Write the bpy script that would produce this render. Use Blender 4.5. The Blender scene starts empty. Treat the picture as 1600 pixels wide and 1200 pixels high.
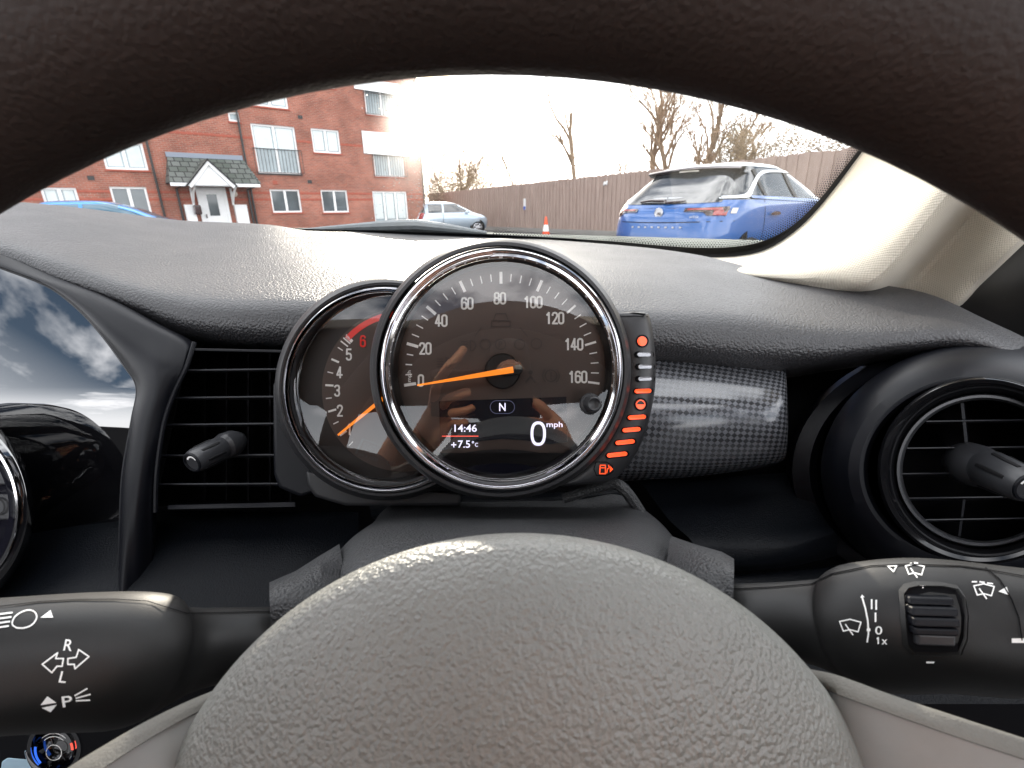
import bpy, math, random
from mathutils import Vector, Matrix
from mathutils.bvhtree import BVHTree
random.seed(7)
R = math.radians
PI = math.pi
scene = bpy.context.scene
COL = scene.collection
# ------------------------------------------------------------------ camera
HAZE = .0032                      # share of light the dirty windscreen spreads
F = 760.0                      # focal length in pixels of a 1600 px wide picture
EYE = Vector((0, 0, 1.00))
TH = math.atan(270 / F)
CM = Matrix.Rotation(R(90) - TH, 3, 'X') @ Matrix.Rotation(R(-1.1), 3, 'Z')
cam = bpy.data.cameras.new('camera'); cam.sensor_width = 36; cam.lens = F * 36 / 1600
cam.clip_start = 0.01; cam.clip_end = 2000
camo = bpy.data.objects.new('camera', cam); COL.objects.link(camo)
camo.location = EYE; camo.rotation_euler = CM.to_euler()
cam.dof.use_dof = True; cam.dof.focus_distance = 0.30; cam.dof.aperture_fstop = 24
scene.camera = camo
BACK = CM @ Vector((0, 0, 1))          # towards the viewer
RIGHT = CM @ Vector((1, 0, 0)); UPV = CM @ Vector((0, 1, 0))

def C(u, v, z):
    """point seen at photo position (u, v), z metres in front of the lens plane"""
    return EYE + CM @ Vector(((u - 800) * z / F, (600 - v) * z / F, -z))
def ray(u, v):
    return (CM @ Vector(((u - 800) / F, (600 - v) / F, -1))).normalized()
def on_plane(u, v, p, n):
    d = ray(u, v); t = (p - EYE).dot(n) / d.dot(n)
    return EYE + d * t
def at_y(u, v, Y):
    d = ray(u, v); return EYE + d * (Y / d.y)
def zc(p):
    return -(p - EYE).dot(BACK)

# ------------------------------------------------------------------ materials
def mat(name, base, rough=.5, metal=0, ior=1.5, coat=0, spec=None, emit=None, estr=0, sheen=0):
    m = bpy.data.materials.new(name); m.use_nodes = True
    b = m.node_tree.nodes['Principled BSDF']
    b.inputs['Base Color'].default_value = (*base, 1)
    b.inputs['Roughness'].default_value = rough
    b.inputs['Metallic'].default_value = metal
    b.inputs['IOR'].default_value = ior
    b.inputs['Coat Weight'].default_value = coat
    b.inputs['Coat Roughness'].default_value = .03
    if spec is not None: b.inputs['Specular IOR Level'].default_value = spec
    if emit: b.inputs['Emission Color'].default_value = (*emit, 1); b.inputs['Emission Strength'].default_value = estr
    if sheen: b.inputs['Sheen Weight'].default_value = sheen; b.inputs['Sheen Roughness'].default_value = .4
    return m
class NT:
    def __init__(s, m): s.t = m.node_tree; s.b = s.t.nodes.get('Principled BSDF')
    def n(s, typ, **kw):
        x = s.t.nodes.new(typ)
        for k, v in kw.items():
            if k.startswith('i_'): x.inputs[k[2:].replace('_', ' ')].default_value = v
            else: setattr(x, k, v)
        return x
    def l(s, a, b): s.t.links.new(a, b)
def leather(m, scale, dist, var=.25, tint=None, sx=1.0, rvar=.1):
    """pebbled grain: smooth voronoi cells over warped coordinates, plus faint colour wear"""
    N = NT(m)
    tc = N.n('ShaderNodeTexCoord'); mp = N.n('ShaderNodeMapping'); mp.inputs['Scale'].default_value = (1, sx, 1)
    N.l(tc.outputs['Object'], mp.inputs[0])
    nz = N.n('ShaderNodeTexNoise', i_Scale=scale * .7, i_Detail=2.0)
    N.l(mp.outputs[0], nz.inputs['Vector'])
    add = N.n('ShaderNodeVectorMath', operation='MULTIPLY_ADD'); add.inputs[1].default_value = (1.1 / scale,) * 3
    N.l(nz.outputs['Color'], add.inputs[0]); N.l(mp.outputs[0], add.inputs[2])
    vo = N.n('ShaderNodeTexVoronoi', feature='SMOOTH_F1', i_Scale=scale); vo.inputs['Smoothness'].default_value = .6
    N.l(add.outputs[0], vo.inputs['Vector'])
    n2 = N.n('ShaderNodeTexNoise', i_Scale=scale * 2.5, i_Detail=2.0); N.l(mp.outputs[0], n2.inputs['Vector'])
    mx = N.n('ShaderNodeMath', operation='MULTIPLY_ADD'); mx.inputs[1].default_value = .35
    N.l(n2.outputs[0], mx.inputs[0]); N.l(vo.outputs['Distance'], mx.inputs[2])
    bp = N.n('ShaderNodeBump', i_Strength=1.0, i_Distance=dist, invert=True)
    N.l(mx.outputs[0], bp.inputs['Height']); N.l(bp.outputs[0], N.b.inputs['Normal'])
    base = N.b.inputs['Base Color'].default_value[:3]
    n3 = N.n('ShaderNodeTexNoise', i_Scale=scale * .03, i_Detail=4.0); N.l(tc.outputs['Object'], n3.inputs['Vector'])
    rp = N.n('ShaderNodeMix', data_type='RGBA')
    rp.inputs[6].default_value = (*[c * (1 - var) for c in base], 1)
    t = tint or base
    rp.inputs[7].default_value = (*[c * (1 + var) for c in t], 1)
    N.l(n3.outputs[0], rp.inputs[0]); N.l(rp.outputs[2], N.b.inputs['Base Color'])
    r0 = N.b.inputs['Roughness'].default_value
    mr = N.n('ShaderNodeMapRange'); mr.inputs[3].default_value = r0 - rvar; mr.inputs[4].default_value = r0 + rvar
    N.l(n3.outputs[0], mr.inputs[0]); N.l(mr.outputs[0], N.b.inputs['Roughness'])
    return m
def dusty(m, scale=60, var=.3, rvar=.08, bump=0, bscale=3000):
    N = NT(m); tc = N.n('ShaderNodeTexCoord')
    nz = N.n('ShaderNodeTexNoise', i_Scale=scale, i_Detail=6.0); N.l(tc.outputs['Object'], nz.inputs['Vector'])
    base = N.b.inputs['Base Color'].default_value[:3]
    rp = N.n('ShaderNodeMix', data_type='RGBA')
    rp.inputs[6].default_value = (*[c * (1 - var) for c in base], 1); rp.inputs[7].default_value = (*[c * (1 + var) for c in base], 1)
    N.l(nz.outputs[0], rp.inputs[0]); N.l(rp.outputs[2], N.b.inputs['Base Color'])
    r0 = N.b.inputs['Roughness'].default_value
    mr = N.n('ShaderNodeMapRange'); mr.inputs[3].default_value = max(0, r0 - rvar); mr.inputs[4].default_value = r0 + rvar
    N.l(nz.outputs[0], mr.inputs[0]); N.l(mr.outputs[0], N.b.inputs['Roughness'])
    if bump:
        n2 = N.n('ShaderNodeTexNoise', i_Scale=bscale, i_Detail=2.0); N.l(tc.outputs['Object'], n2.inputs['Vector'])
        bp = N.n('ShaderNodeBump', i_Strength=1.0, i_Distance=bump); N.l(n2.outputs[0], bp.inputs['Height']); N.l(bp.outputs[0], N.b.inputs['Normal'])
    return m
def glassmat(name, fres=1.5, tint=(1, 1, 1), rough=0.0, boost=1.0, dirt=0.0):
    """thin glass: see-through with a Fresnel reflection"""
    m = bpy.data.materials.new(name); m.use_nodes = True; t = m.node_tree; t.nodes.clear(); N = NT(m)
    o = N.n('ShaderNodeOutputMaterial'); tr = N.n('ShaderNodeBsdfTransparent'); tr.inputs[0].default_value = (*tint, 1)
    g = N.n('ShaderNodeBsdfGlossy'); g.inputs['Roughness'].default_value = rough
    fr = N.n('ShaderNodeFresnel'); fr.inputs[0].default_value = fres
    mu = N.n('ShaderNodeMath', operation='MULTIPLY', use_clamp=True); mu.inputs[1].default_value = boost
    mx = N.n('ShaderNodeMixShader'); N.l(fr.outputs[0], mu.inputs[0]); N.l(mu.outputs[0], mx.inputs[0])
    N.l(tr.outputs[0], mx.inputs[1]); N.l(g.outputs[0], mx.inputs[2]); last = mx
    if dirt:
        d = N.n('ShaderNodeBsdfDiffuse'); d.inputs[0].default_value = (.6, .6, .6, 1)
        tc = N.n('ShaderNodeTexCoord'); nz = N.n('ShaderNodeTexNoise', i_Scale=180.0, i_Detail=8.0)
        N.l(tc.outputs['Object'], nz.inputs['Vector'])
        mr = N.n('ShaderNodeMapRange'); mr.inputs[1].default_value = .4; mr.inputs[2].default_value = .9
        mr.inputs[3].default_value = dirt * .35; mr.inputs[4].default_value = dirt * 2.5; N.l(nz.outputs[0], mr.inputs[0])
        rfb = N.n('ShaderNodeBsdfRefraction'); rfb.inputs['IOR'].default_value = 1.12; rfb.inputs['Roughness'].default_value = .45
        m3 = N.n('ShaderNodeMixShader'); m3.inputs[0].default_value = HAZE; N.l(mx.outputs[0], m3.inputs[1]); N.l(rfb.outputs[0], m3.inputs[2]); mx = m3
        m2 = N.n('ShaderNodeMixShader'); N.l(mr.outputs[0], m2.inputs[0]); N.l(mx.outputs[0], m2.inputs[1]); N.l(d.outputs[0], m2.inputs[2]); last = m2
    N.l(last.outputs[0], o.inputs[0]); return m

M = {}
M['dash'] = leather(mat('dash_grain', (.027, .027, .030), .46, spec=.75), 560, .0008, .15)
M['dashfront'] = M['dash']
M['hub'] = leather(mat('hub_grain', (.180, .182, .166), .44, spec=1.0), 850, .00055, .15)
M['rim'] = leather(mat('rim_leather', (.028, .019, .016), .66, spec=.3), 800, .00022, .4)
M['shroud'] = leather(mat('shroud_grain', (.036, .037, .039), .46, spec=.5), 900, .0006, .1)
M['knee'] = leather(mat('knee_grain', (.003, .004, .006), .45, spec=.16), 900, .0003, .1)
M['satin'] = dusty(mat('satin_black_plastic', (.004, .0045, .007), .42, spec=.22), 40, .15, .05, .00003, 4000)
M['stalk'] = dusty(mat('stalk_plastic', (.009, .009, .009), .48, spec=.5), 60, .2, .05, .00004, 3500)
M['black'] = dusty(mat('matt_black_plastic', (.008, .008, .009), .5, spec=.3), 80, .3, .1)
M['void'] = mat('dark_recess', (.004, .004, .005), .8, spec=.1)
M['gloss'] = mat('piano_black', (.004, .004, .005), .02, ior=2.7)
M['gloss2'] = mat('polished_black', (.006, .006, .007), .10, ior=1.45)
M['chrome'] = mat('chrome', (.80, .80, .82), .07, 1)
M['chrome2'] = mat('dark_chrome', (.42, .41, .42), .14, 1)
M['bezel'] = dusty(mat('bezel_black', (.018, .018, .020), .42, spec=.5), 100, .2, .05)
M['dial'] = dusty(mat('dial_face', (.10, .070, .058), .55, spec=.3), 30, .15, .05)  # brown veil of reflections on the cover glass is put into this base colour
M['dial2'] = dusty(mat('dial_face_dark', (.022, .016, .014), .5, spec=.3), 30, .15, .05)
M['dialpanel'] = mat('dial_lower_lens', (.022, .020, .022), .3, spec=.4)
M['white'] = mat('printed_white', (.85, .83, .80), .5, emit=(1, .97, .93), estr=.06)
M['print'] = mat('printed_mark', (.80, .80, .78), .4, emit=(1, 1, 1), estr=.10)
M['faint'] = mat('unlit_symbol', (.055, .038, .032), .6)
M['grey'] = mat('printed_grey', (.10, .09, .085), .6)
M['red'] = mat('printed_red', (.62, .02, .015), .45, emit=(1, .05, .03), estr=.12)
M['needle'] = mat('needle_orange', (.95, .20, .01), .4, emit=(1, .28, .02), estr=.55)
M['screen'] = mat('screen_black', (.006, .006, .009), .12, spec=.4, emit=(.25, .25, .5), estr=.004)
M['lcdw'] = mat('screen_lit_white', (.1, .1, .1), .4, emit=(.80, .76, 1.0), estr=.95)
M['lcdr'] = mat('screen_lit_red', (.1, .02, .02), .4, emit=(1, .10, .06), estr=.8)
M['lcdd'] = mat('screen_dim', (.02, .02, .03), .3, emit=(.3, .32, .6), estr=.12)
M['led'] = mat('fuel_led_lit', (.9, .08, .02), .3, emit=(1, .085, .02), estr=.75)
M['ledoff'] = mat('fuel_led_unlit', (.30, .30, .32), .25, metal=.6)
M['glass'] = glassmat('gauge_glass', 1.5, (.97, .97, .97), 0, 1.9)
M['wglass'] = glassmat('windscreen_glass', 1.45, (.98, .99, .98), 0, .8, dirt=.02)
M['frit'] = mat('frit_black', (.006, .006, .007), .35)
M['drop'] = mat('water_drop', (.9, .88, .85), .05, ior=1.33)
M['drop'].node_tree.nodes['Principled BSDF'].inputs['Transmission Weight'].default_value = .5
M['knobmetal'] = dusty(mat('knob_satin', (.035, .036, .040), .36, spec=.5), 100, .1)
M['slat'] = dusty(mat('slat_plastic', (.012, .013, .017), .45, spec=.4), 60, .3)
M['tag'] = mat('pale_blue_tag', (.35, .5, .6), .5)
M['blueled'] = mat('blue_mark', (.02, .08, .8), .3, emit=(.05, .2, 1), estr=.6)
M['head'] = mat('headliner', (.46, .43, .38), .9, spec=.1)
M['seat'] = leather(mat('seat_leather', (.03, .03, .03), .5), 300, .0004)
# pillar cloth: woven rows
def pillar_mat():
    m = mat('pillar_weave', (.75, .67, .54), .85, spec=.12, sheen=.3); N = NT(m)
    uv = N.n('ShaderNodeUVMap'); sp = N.n('ShaderNodeSeparateXYZ'); N.l(uv.outputs[0], sp.inputs[0])
    def sn(o, k, off=None):
        a = N.n('ShaderNodeMath', operation='MULTIPLY'); a.inputs[1].default_value = k; N.l(o, a.inputs[0]); last = a
        if off is not None:
            b2 = N.n('ShaderNodeMath', operation='ADD'); N.l(a.outputs[0], b2.inputs[0]); N.l(off, b2.inputs[1]); last = b2
        s = N.n('ShaderNodeMath', operation='SINE'); N.l(last.outputs[0], s.inputs[0]); return s.outputs[0]
    k = 2 * PI / .0032
    hv = N.n('ShaderNodeMath', operation='MULTIPLY'); N.l(sn(sp.outputs[0], k), hv.inputs[0]); N.l(sn(sp.outputs[1], k), hv.inputs[1])
    bp = N.n('ShaderNodeBump', i_Strength=1.0, i_Distance=.00028); N.l(hv.outputs[0], bp.inputs['Height']); N.l(bp.outputs[0], N.b.inputs['Normal'])
    mr = N.n('ShaderNodeMapRange'); mr.inputs[1].default_value = -1; mr.inputs[2].default_value = 1; mr.inputs[3].default_value = 0; mr.inputs[4].default_value = 1
    N.l(hv.outputs[0], mr.inputs[0])
    rp = N.n('ShaderNodeMix', data_type='RGBA'); rp.inputs[6].default_value = (.55, .495, .40, 1); rp.inputs[7].default_value = (.70, .645, .54, 1)
    N.l(mr.outputs[0], rp.inputs[0]); N.l(rp.outputs[2], N.b.inputs['Base Color']); return m
M['pillar'] = pillar_mat()
def carbon_mat():
    m = mat('checked_weave_trim', (.05, .05, .055), .35, metal=.55, coat=1.0); N = NT(m)
    uv = N.n('ShaderNodeUVMap'); mp = N.n('ShaderNodeMapping'); mp.inputs['Rotation'].default_value = (0, 0, R(38)); mp.inputs['Scale'].default_value = (300, 330, 1)
    N.l(uv.outputs[0], mp.inputs[0])
    ck = N.n('ShaderNodeTexChecker', i_Scale=1.0); ck.inputs[1].default_value = (.050, .053, .060, 1); ck.inputs[2].default_value = (.135, .14, .155, 1)
    N.l(mp.outputs[0], ck.inputs[0]); N.l(ck.outputs[0], N.b.inputs['Base Color'])
    N.b.inputs['Coat Roughness'].default_value = .10
    mr = N.n('ShaderNodeMapRange'); mr.inputs[3].default_value = .55; mr.inputs[4].default_value = .25
    N.l(ck.outputs[1], mr.inputs[0]); N.l(mr.outputs[0], N.b.inputs['Roughness'])
    return m
M['carbon'] = carbon_mat()
# outdoor materials
def brick_mat():
    m = mat('red_brick', (.3, .1, .07), .9, spec=.2); N = NT(m)
    uv = N.n('ShaderNodeUVMap')
    br = N.n('ShaderNodeTexBrick'); br.inputs['Scale'].default_value = 1.0
    br.inputs['Brick Width'].default_value = .225; br.inputs['Row Height'].default_value = .075; br.inputs['Mortar Size'].default_value = .006
    br.inputs['Color1'].default_value = (.36, .125, .085, 1); br.inputs['Color2'].default_value = (.27, .10, .072, 1); br.inputs['Mortar'].default_value = (.34, .27, .22, 1)
    N.l(uv.outputs[0], br.inputs['Vector'])
    nz = N.n('ShaderNodeTexNoise', i_Scale=.9, i_Detail=6.0); N.l(uv.outputs[0], nz.inputs['Vector'])
    mr = N.n('ShaderNodeMapRange'); mr.inputs[1].default_value = .3; mr.inputs[2].default_value = .7; mr.inputs[3].default_value = .75; mr.inputs[4].default_value = 1.25
    N.l(nz.outputs[0], mr.inputs[0])
    mu = N.n('ShaderNodeVectorMath', operation='SCALE'); N.l(br.outputs[0], mu.inputs[0]); N.l(mr.outputs[0], mu.inputs['Scale'])
    N.l(mu.outputs[0], N.b.inputs['Base Color'])
    bp = N.n('ShaderNodeBump', i_Strength=.5, i_Distance=.01); N.l(br.outputs[1], bp.inputs['Height']); bp.invert = True; N.l(bp.outputs[0], N.b.inputs['Normal'])
    return m
M['brick'] = brick_mat()
M['brickband'] = dusty(mat('red_soldier_brick', (.36, .10, .068), .9, spec=.2), 8, .25)
M['upvc'] = dusty(mat('white_upvc', (.80, .80, .80), .4), 5, .05)
M['pane'] = dusty(mat('window_pane', (.30, .36, .38), .08, ior=1.6), 1.2, .5)
M['panedark'] = dusty(mat('window_pane_dark', (.09, .11, .12), .06, ior=1.6), 1.2, .6)
M['blind'] = dusty(mat('pale_blind', (.62, .68, .68), .7), 3, .15)
M['pipe'] = mat('black_pipe', (.02, .02, .02), .4)
M['slate'] = None
def tile_mat():
    m = mat('roof_tiles', (.1, .11, .11), .8); N = NT(m); uv = N.n('ShaderNodeUVMap')
    br = N.n('ShaderNodeTexBrick'); br.inputs['Brick Width'].default_value = .33; br.inputs['Row Height'].default_value = .26; br.inputs['Mortar Size'].default_value = .02; br.inputs['Scale'].default_value = 1
    br.inputs['Color1'].default_value = (.13, .14, .13, 1); br.inputs['Color2'].default_value = (.07, .085, .07, 1); br.inputs['Mortar'].default_value = (.02, .02, .02, 1)
    N.l(uv.outputs[0], br.inputs['Vector']); N.l(br.outputs[0], N.b.inputs['Base Color'])
    bp = N.n('ShaderNodeBump', i_Strength=1, i_Distance=.03); bp.invert = True; N.l(br.outputs[1], bp.inputs['Height']); N.l(bp.outputs[0], N.b.inputs['Normal']); return m
M['slate'] = tile_mat()
M['lead'] = mat('lead_flashing', (.22, .25, .30), .6)
def asphalt():
    m = mat('asphalt', (.055, .055, .056), .85); N = NT(m); tc = N.n('ShaderNodeTexCoord')
    nz = N.n('ShaderNodeTexNoise', i_Scale=.5, i_Detail=8.0); N.l(tc.outputs['Object'], nz.inputs['Vector'])
    n2 = N.n('ShaderNodeTexNoise', i_Scale=60.0, i_Detail=4.0); N.l(tc.outputs['Object'], n2.inputs['Vector'])
    rp = N.n('ShaderNodeMix', data_type='RGBA'); rp.inputs[6].default_value = (.04, .04, .042, 1); rp.inputs[7].default_value = (.085, .083, .08, 1)
    ad = N.n('ShaderNodeMath', operation='MULTIPLY_ADD'); ad.inputs[1].default_value = .5; N.l(n2.outputs[0], ad.inputs[0]); 
    hf = N.n('ShaderNodeMath', operation='MULTIPLY'); hf.inputs[1].default_value = .5; N.l(nz.outputs[0], hf.inputs[0]); N.l(hf.outputs[0], ad.inputs[2])
    N.l(ad.outputs[0], rp.inputs[0]); N.l(rp.outputs[2], N.b.inputs['Base Color'])
    bp = N.n('ShaderNodeBump', i_Strength=.4, i_Distance=.01); N.l(n2.outputs[0], bp.inputs['Height']); N.l(bp.outputs[0], N.b.inputs['Normal']); return m
M['asphalt'] = asphalt()
def fence_mat():
    m = mat('weathered_boards', (.16, .12, .10), .85, spec=.2); N = NT(m); uv = N.n('ShaderNodeUVMap')
    mp = N.n('ShaderNodeMapping'); mp.inputs['Scale'].default_value = (1, .08, 1); N.l(uv.outputs[0], mp.inputs[0])
    nz = N.n('ShaderNodeTexNoise', i_Scale=9.0, i_Detail=8.0); N.l(mp.outputs[0], nz.inputs['Vector'])
    n2 = N.n('ShaderNodeTexNoise', i_Scale=.7, i_Detail=3.0); N.l(uv.outputs[0], n2.inputs['Vector'])
    ad = N.n('ShaderNodeMath', operation='MULTIPLY_ADD'); ad.inputs[1].default_value = .5; N.l(n2.outputs[0], ad.inputs[0])
    hf = N.n('ShaderNodeMath', operation='MULTIPLY'); hf.inputs[1].default_value = .6; N.l(nz.outputs[0], hf.inputs[0]); N.l(hf.outputs[0], ad.inputs[2])
    rp = N.n('ShaderNodeMix', data_type='RGBA'); rp.inputs[6].default_value = (.17, .12, .10, 1); rp.inputs[7].default_value = (.54, .42, .36, 1)
    N.l(ad.outputs[0], rp.inputs[0]); N.l(rp.outputs[2], N.b.inputs['Base Color']); return m
M['fence'] = fence_mat()
M['bark'] = dusty(mat('bark', (.26, .19, .13), .9, spec=.1), 10, .3)
M['twig'] = dusty(mat('twigs', (.34, .24, .16), .9, spec=.1), 4, .35)
M['blue'] = mat('blue_metallic_paint', (.002, .085, .31), .32, metal=.1, coat=1.0)
M['blue2'] = mat('light_blue_paint', (.02, .22, .58), .3, metal=.2, coat=1.0)
M['silver'] = mat('silver_blue_paint', (.42, .50, .58), .3, metal=.5, coat=1.0)
M['whitepaint'] = mat('white_roof_paint', (.72, .74, .76), .3, coat=1.0)
M['carglass'] = mat('car_glass', (.015, .02, .025), .03, ior=1.9)
M['rearglass'] = mat('rear_screen_glass', (.012, .016, .02), .05, ior=2.1)
M['rubber'] = mat('tyre_rubber', (.012, .012, .012), .8)
M['alloy'] = mat('alloy', (.5, .5, .52), .3, metal=.9)
M['lamp_red'] = mat('tail_lamp_red', (.28, .02, .02), .15, coat=1)
M['lamp_clear'] = mat('lamp_clear', (.55, .5, .42), .1, coat=1)
M['lampdark'] = mat('lamp_dark', (.03, .01, .01), .1, coat=1)
M['conered'] = mat('cone_orange', (.85, .10, .03), .5)
M['conewhite'] = mat('cone_white', (.85, .85, .83), .4)
M['kerb'] = dusty(mat('kerb_stone', (.3, .29, .27), .9), 5, .2)
M['grass'] = dusty(mat('grass_green', (.06, .09, .03), .9), 5, .4)
M['signblue'] = mat('sign_blue', (.05, .12, .5), .5)
M['skin'] = mat('skin', (.80, .38, .22), .5)
M['skin'].node_tree.nodes['Principled BSDF'].inputs['Subsurface Weight'].default_value = .1
M['skin'].node_tree.nodes['Principled BSDF'].inputs['Subsurface Scale'].default_value = .01
M['hair'] = mat('dark_hair', (.03, .018, .01), .6)
M['shirt'] = dusty(mat('dark_jumper', (.03, .03, .035), .9), 60, .3)

# ------------------------------------------------------------------ mesh helpers
class MB:
    def __init__(s): s.v = []; s.f = []; s.uv = {}; s.mi = []; s.cur = 0
    def add(s, vs, fs, uvs=None):
        b = len(s.v); s.v += [Vector(p) for p in vs]
        for f in fs:
            s.f.append(tuple(b + i for i in f)); s.mi.append(s.cur)
        if uvs:
            for i, q in enumerate(uvs): s.uv[b + i] = q
        return s
    def box(s, c, sx, sy, sz, rot=None):
        c = Vector(c); vs = []
        for x in (-.5, .5):
            for y in (-.5, .5):
                for z in (-.5, .5):
                    p = Vector((x * sx, y * sy, z * sz))
                    if rot: p = rot @ p
                    vs.append(c + p)
        return s.add(vs, [(0, 1, 3, 2), (4, 6, 7, 5), (0, 4, 5, 1), (2, 3, 7, 6), (0, 2, 6, 4), (1, 5, 7, 3)])
    def prism(s, front, back):
        n = len(front)
        s.add(list(front) + list(back), [tuple(range(n))] + [tuple(range(2 * n - 1, n - 1, -1))] + [(i, n + i, n + (i + 1) % n, (i + 1) % n) for i in range(n)])
        return s
    def tube(s, pts, rads, n=8, caps=True, flat=None, up=None):
        pts = [Vector(p) for p in pts]; m = len(pts); vs = []; fs = []
        ref = None
        for i, p in enumerate(pts):
            t = (pts[min(i + 1, m - 1)] - pts[max(i - 1, 0)]).normalized()
            if ref is None: ref = up if up is not None else (Vector((0, 0, 1)) if abs(t.z) < .9 else Vector((1, 0, 0)))
            a = t.cross(ref).normalized(); b = a.cross(t).normalized(); ref = b
            r = rads[i] if hasattr(rads, '__len__') else rads
            ra, rb = (r if hasattr(r, '__len__') else (r, r))
            for k in range(n):
                an = 2 * PI * k / n; vs.append(p + a * ra * math.cos(an) + b * rb * math.sin(an))
        for i in range(m - 1):
            for k in range(n):
                fs.append((i * n + k, i * n + (k + 1) % n, (i + 1) * n + (k + 1) % n, (i + 1) * n + k))
        if caps: fs += [tuple(range(n - 1, -1, -1)), tuple((m - 1) * n + k for k in range(n))]
        return s.add(vs, fs)
    def lathe(s, o, ax, prof, n=64, a0=0, a1=2 * PI, ref=None):
        """profile [(radius, along axis)]"""
        o = Vector(o); ax = Vector(ax).normalized(); r = Vector(ref) if ref else (UPV if abs(ax.dot(UPV)) < .9 else RIGHT)
        x = ax.cross(r).normalized(); y = ax.cross(x); full = abs(a1 - a0 - 2 * PI) < 1e-6; nn = n if full else n + 1; vs = []; fs = []
        for (rr, h) in prof:
            for k in range(nn):
                a = a0 + (a1 - a0) * k / n; vs.append(o + ax * h + x * rr * math.cos(a) + y * rr * math.sin(a))
        for i in range(len(prof) - 1):
            for k in range(n):
                k2 = (k + 1) % nn; fs.append((i * nn + k, i * nn + k2, (i + 1) * nn + k2, (i + 1) * nn + k))
        return s.add(vs, fs)
    def lathe_px(s, u0, v0, prof, n=96, a0=0, a1=2 * PI, sx=1, sy=1):
        """rings given by photo radius and their depth: [(radius px, z)], optional per ring centre (r, z, u, v)"""
        vs = []; fs = []; full = abs(a1 - a0 - 2 * PI) < 1e-6; nn = n if full else n + 1
        for q in prof:
            r, z = q[0], q[1]; cu, cv = (q[2], q[3]) if len(q) > 2 else (u0, v0)
            for k in range(nn):
                a = a0 + (a1 - a0) * k / n; vs.append(C(cu + r * sx * math.cos(a), cv - r * sy * math.sin(a), z))
        for i in range(len(prof) - 1):
            for k in range(n):
                k2 = (k + 1) % nn; fs.append((i * nn + k, i * nn + k2, (i + 1) * nn + k2, (i + 1) * nn + k))
        return s.add(vs, fs)
    def grid(s, rows, close=False):
        n = len(rows[0]); vs = [p for r in rows for p in r]; fs = []
        ul = [0]
        mid = rows[len(rows) // 2]
        for i in range(1, n): ul.append(ul[-1] + (mid[i] - mid[i - 1]).length)
        vl = [0]
        for j in range(1, len(rows)): vl.append(vl[-1] + (rows[j][n // 2] - rows[j - 1][n // 2]).length)
        uvs = [(ul[i], vl[j]) for j in range(len(rows)) for i in range(n)]
        for j in range(len(rows) - 1):
            for i in range(n - 1): fs.append((j * n + i, j * n + i + 1, (j + 1) * n + i + 1, (j + 1) * n + i))
            if close: fs.append((j * n + n - 1, j * n, (j + 1) * n, (j + 1) * n + n - 1))
        return s.add(vs, fs, uvs)
WL = {}
def prop(o, label=None, cat=None, group=None, kind=None):
    if label: o['label'] = label
    if cat: o['category'] = cat
    if group: o['group'] = group
    if kind: o['kind'] = kind
    return o
def obj(name, mb, m, parent=None, smooth=35, loc=None, bevel=0, solid=0, sub=0, fixn=True):
    me = bpy.data.meshes.new(name)
    base = WL[parent.name] if parent else (Vector(loc) if loc is not None else (sum(mb.v, Vector()) / max(1, len(mb.v))))
    me.from_pydata([tuple(p - base) for p in mb.v], [], mb.f)
    if mb.uv:
        l = me.uv_layers.new(name='UVMap')
        for lp in me.loops: l.data[lp.index].uv = mb.uv.get(lp.vertex_index, (0, 0))
    for k in (m if isinstance(m, list) else [m]): me.materials.append(M[k] if isinstance(k, str) else k)
    if isinstance(m, list):
        for p, i in zip(me.polygons, mb.mi): p.material_index = i
    me.validate(); me.update()
    if fixn:
        import bmesh
        bm = bmesh.new(); bm.from_mesh(me); bmesh.ops.recalc_face_normals(bm, faces=bm.faces); bm.to_mesh(me); bm.free()
    if smooth:
        for p in me.polygons: p.use_smooth = True
        me.set_sharp_from_angle(angle=R(smooth))
    o = bpy.data.objects.new(name, me); COL.objects.link(o)
    if parent: o.parent = parent; o.location = (0, 0, 0)
    else: o.location = base
    WL[o.name] = base
    if bevel:
        b = o.modifiers.new('bevel', 'BEVEL'); b.width = bevel; b.segments = 3; b.limit_method = 'ANGLE'; b.angle_limit = R(30)
    if solid:
        b = o.modifiers.new('solid', 'SOLIDIFY'); b.thickness = solid; b.offset = -1
    if sub:
        b = o.modifiers.new('sub', 'SUBSURF'); b.levels = sub; b.render_levels = sub
    return o
def thing(name, label, cat, loc, group=None, rz=0):
    o = bpy.data.objects.new(name, None); COL.objects.link(o); o.location = loc; o.rotation_euler = (0, 0, rz)
    o.empty_display_size = .1; WL[o.name] = Vector(loc); return prop(o, label, cat, group)
def cr(pts, t):
    """Catmull-Rom through a list of tuples; t in 0..len-1"""
    n = len(pts); i = min(int(t), n - 2); f = t - i
    p0, p1, p2, p3 = pts[max(i - 1, 0)], pts[i], pts[i + 1], pts[min(i + 2, n - 1)]
    return tuple(.5 * ((2 * b) + (c - a) * f + (2 * a - 5 * b + 4 * c - d) * f * f + (3 * b - a - 3 * c + d) * f ** 3) for a, b, c, d in zip(p0, p1, p2, p3))
def curve(pts, n): return [cr(pts, (len(pts) - 1) * i / (n - 1)) for i in range(n)]
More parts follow.
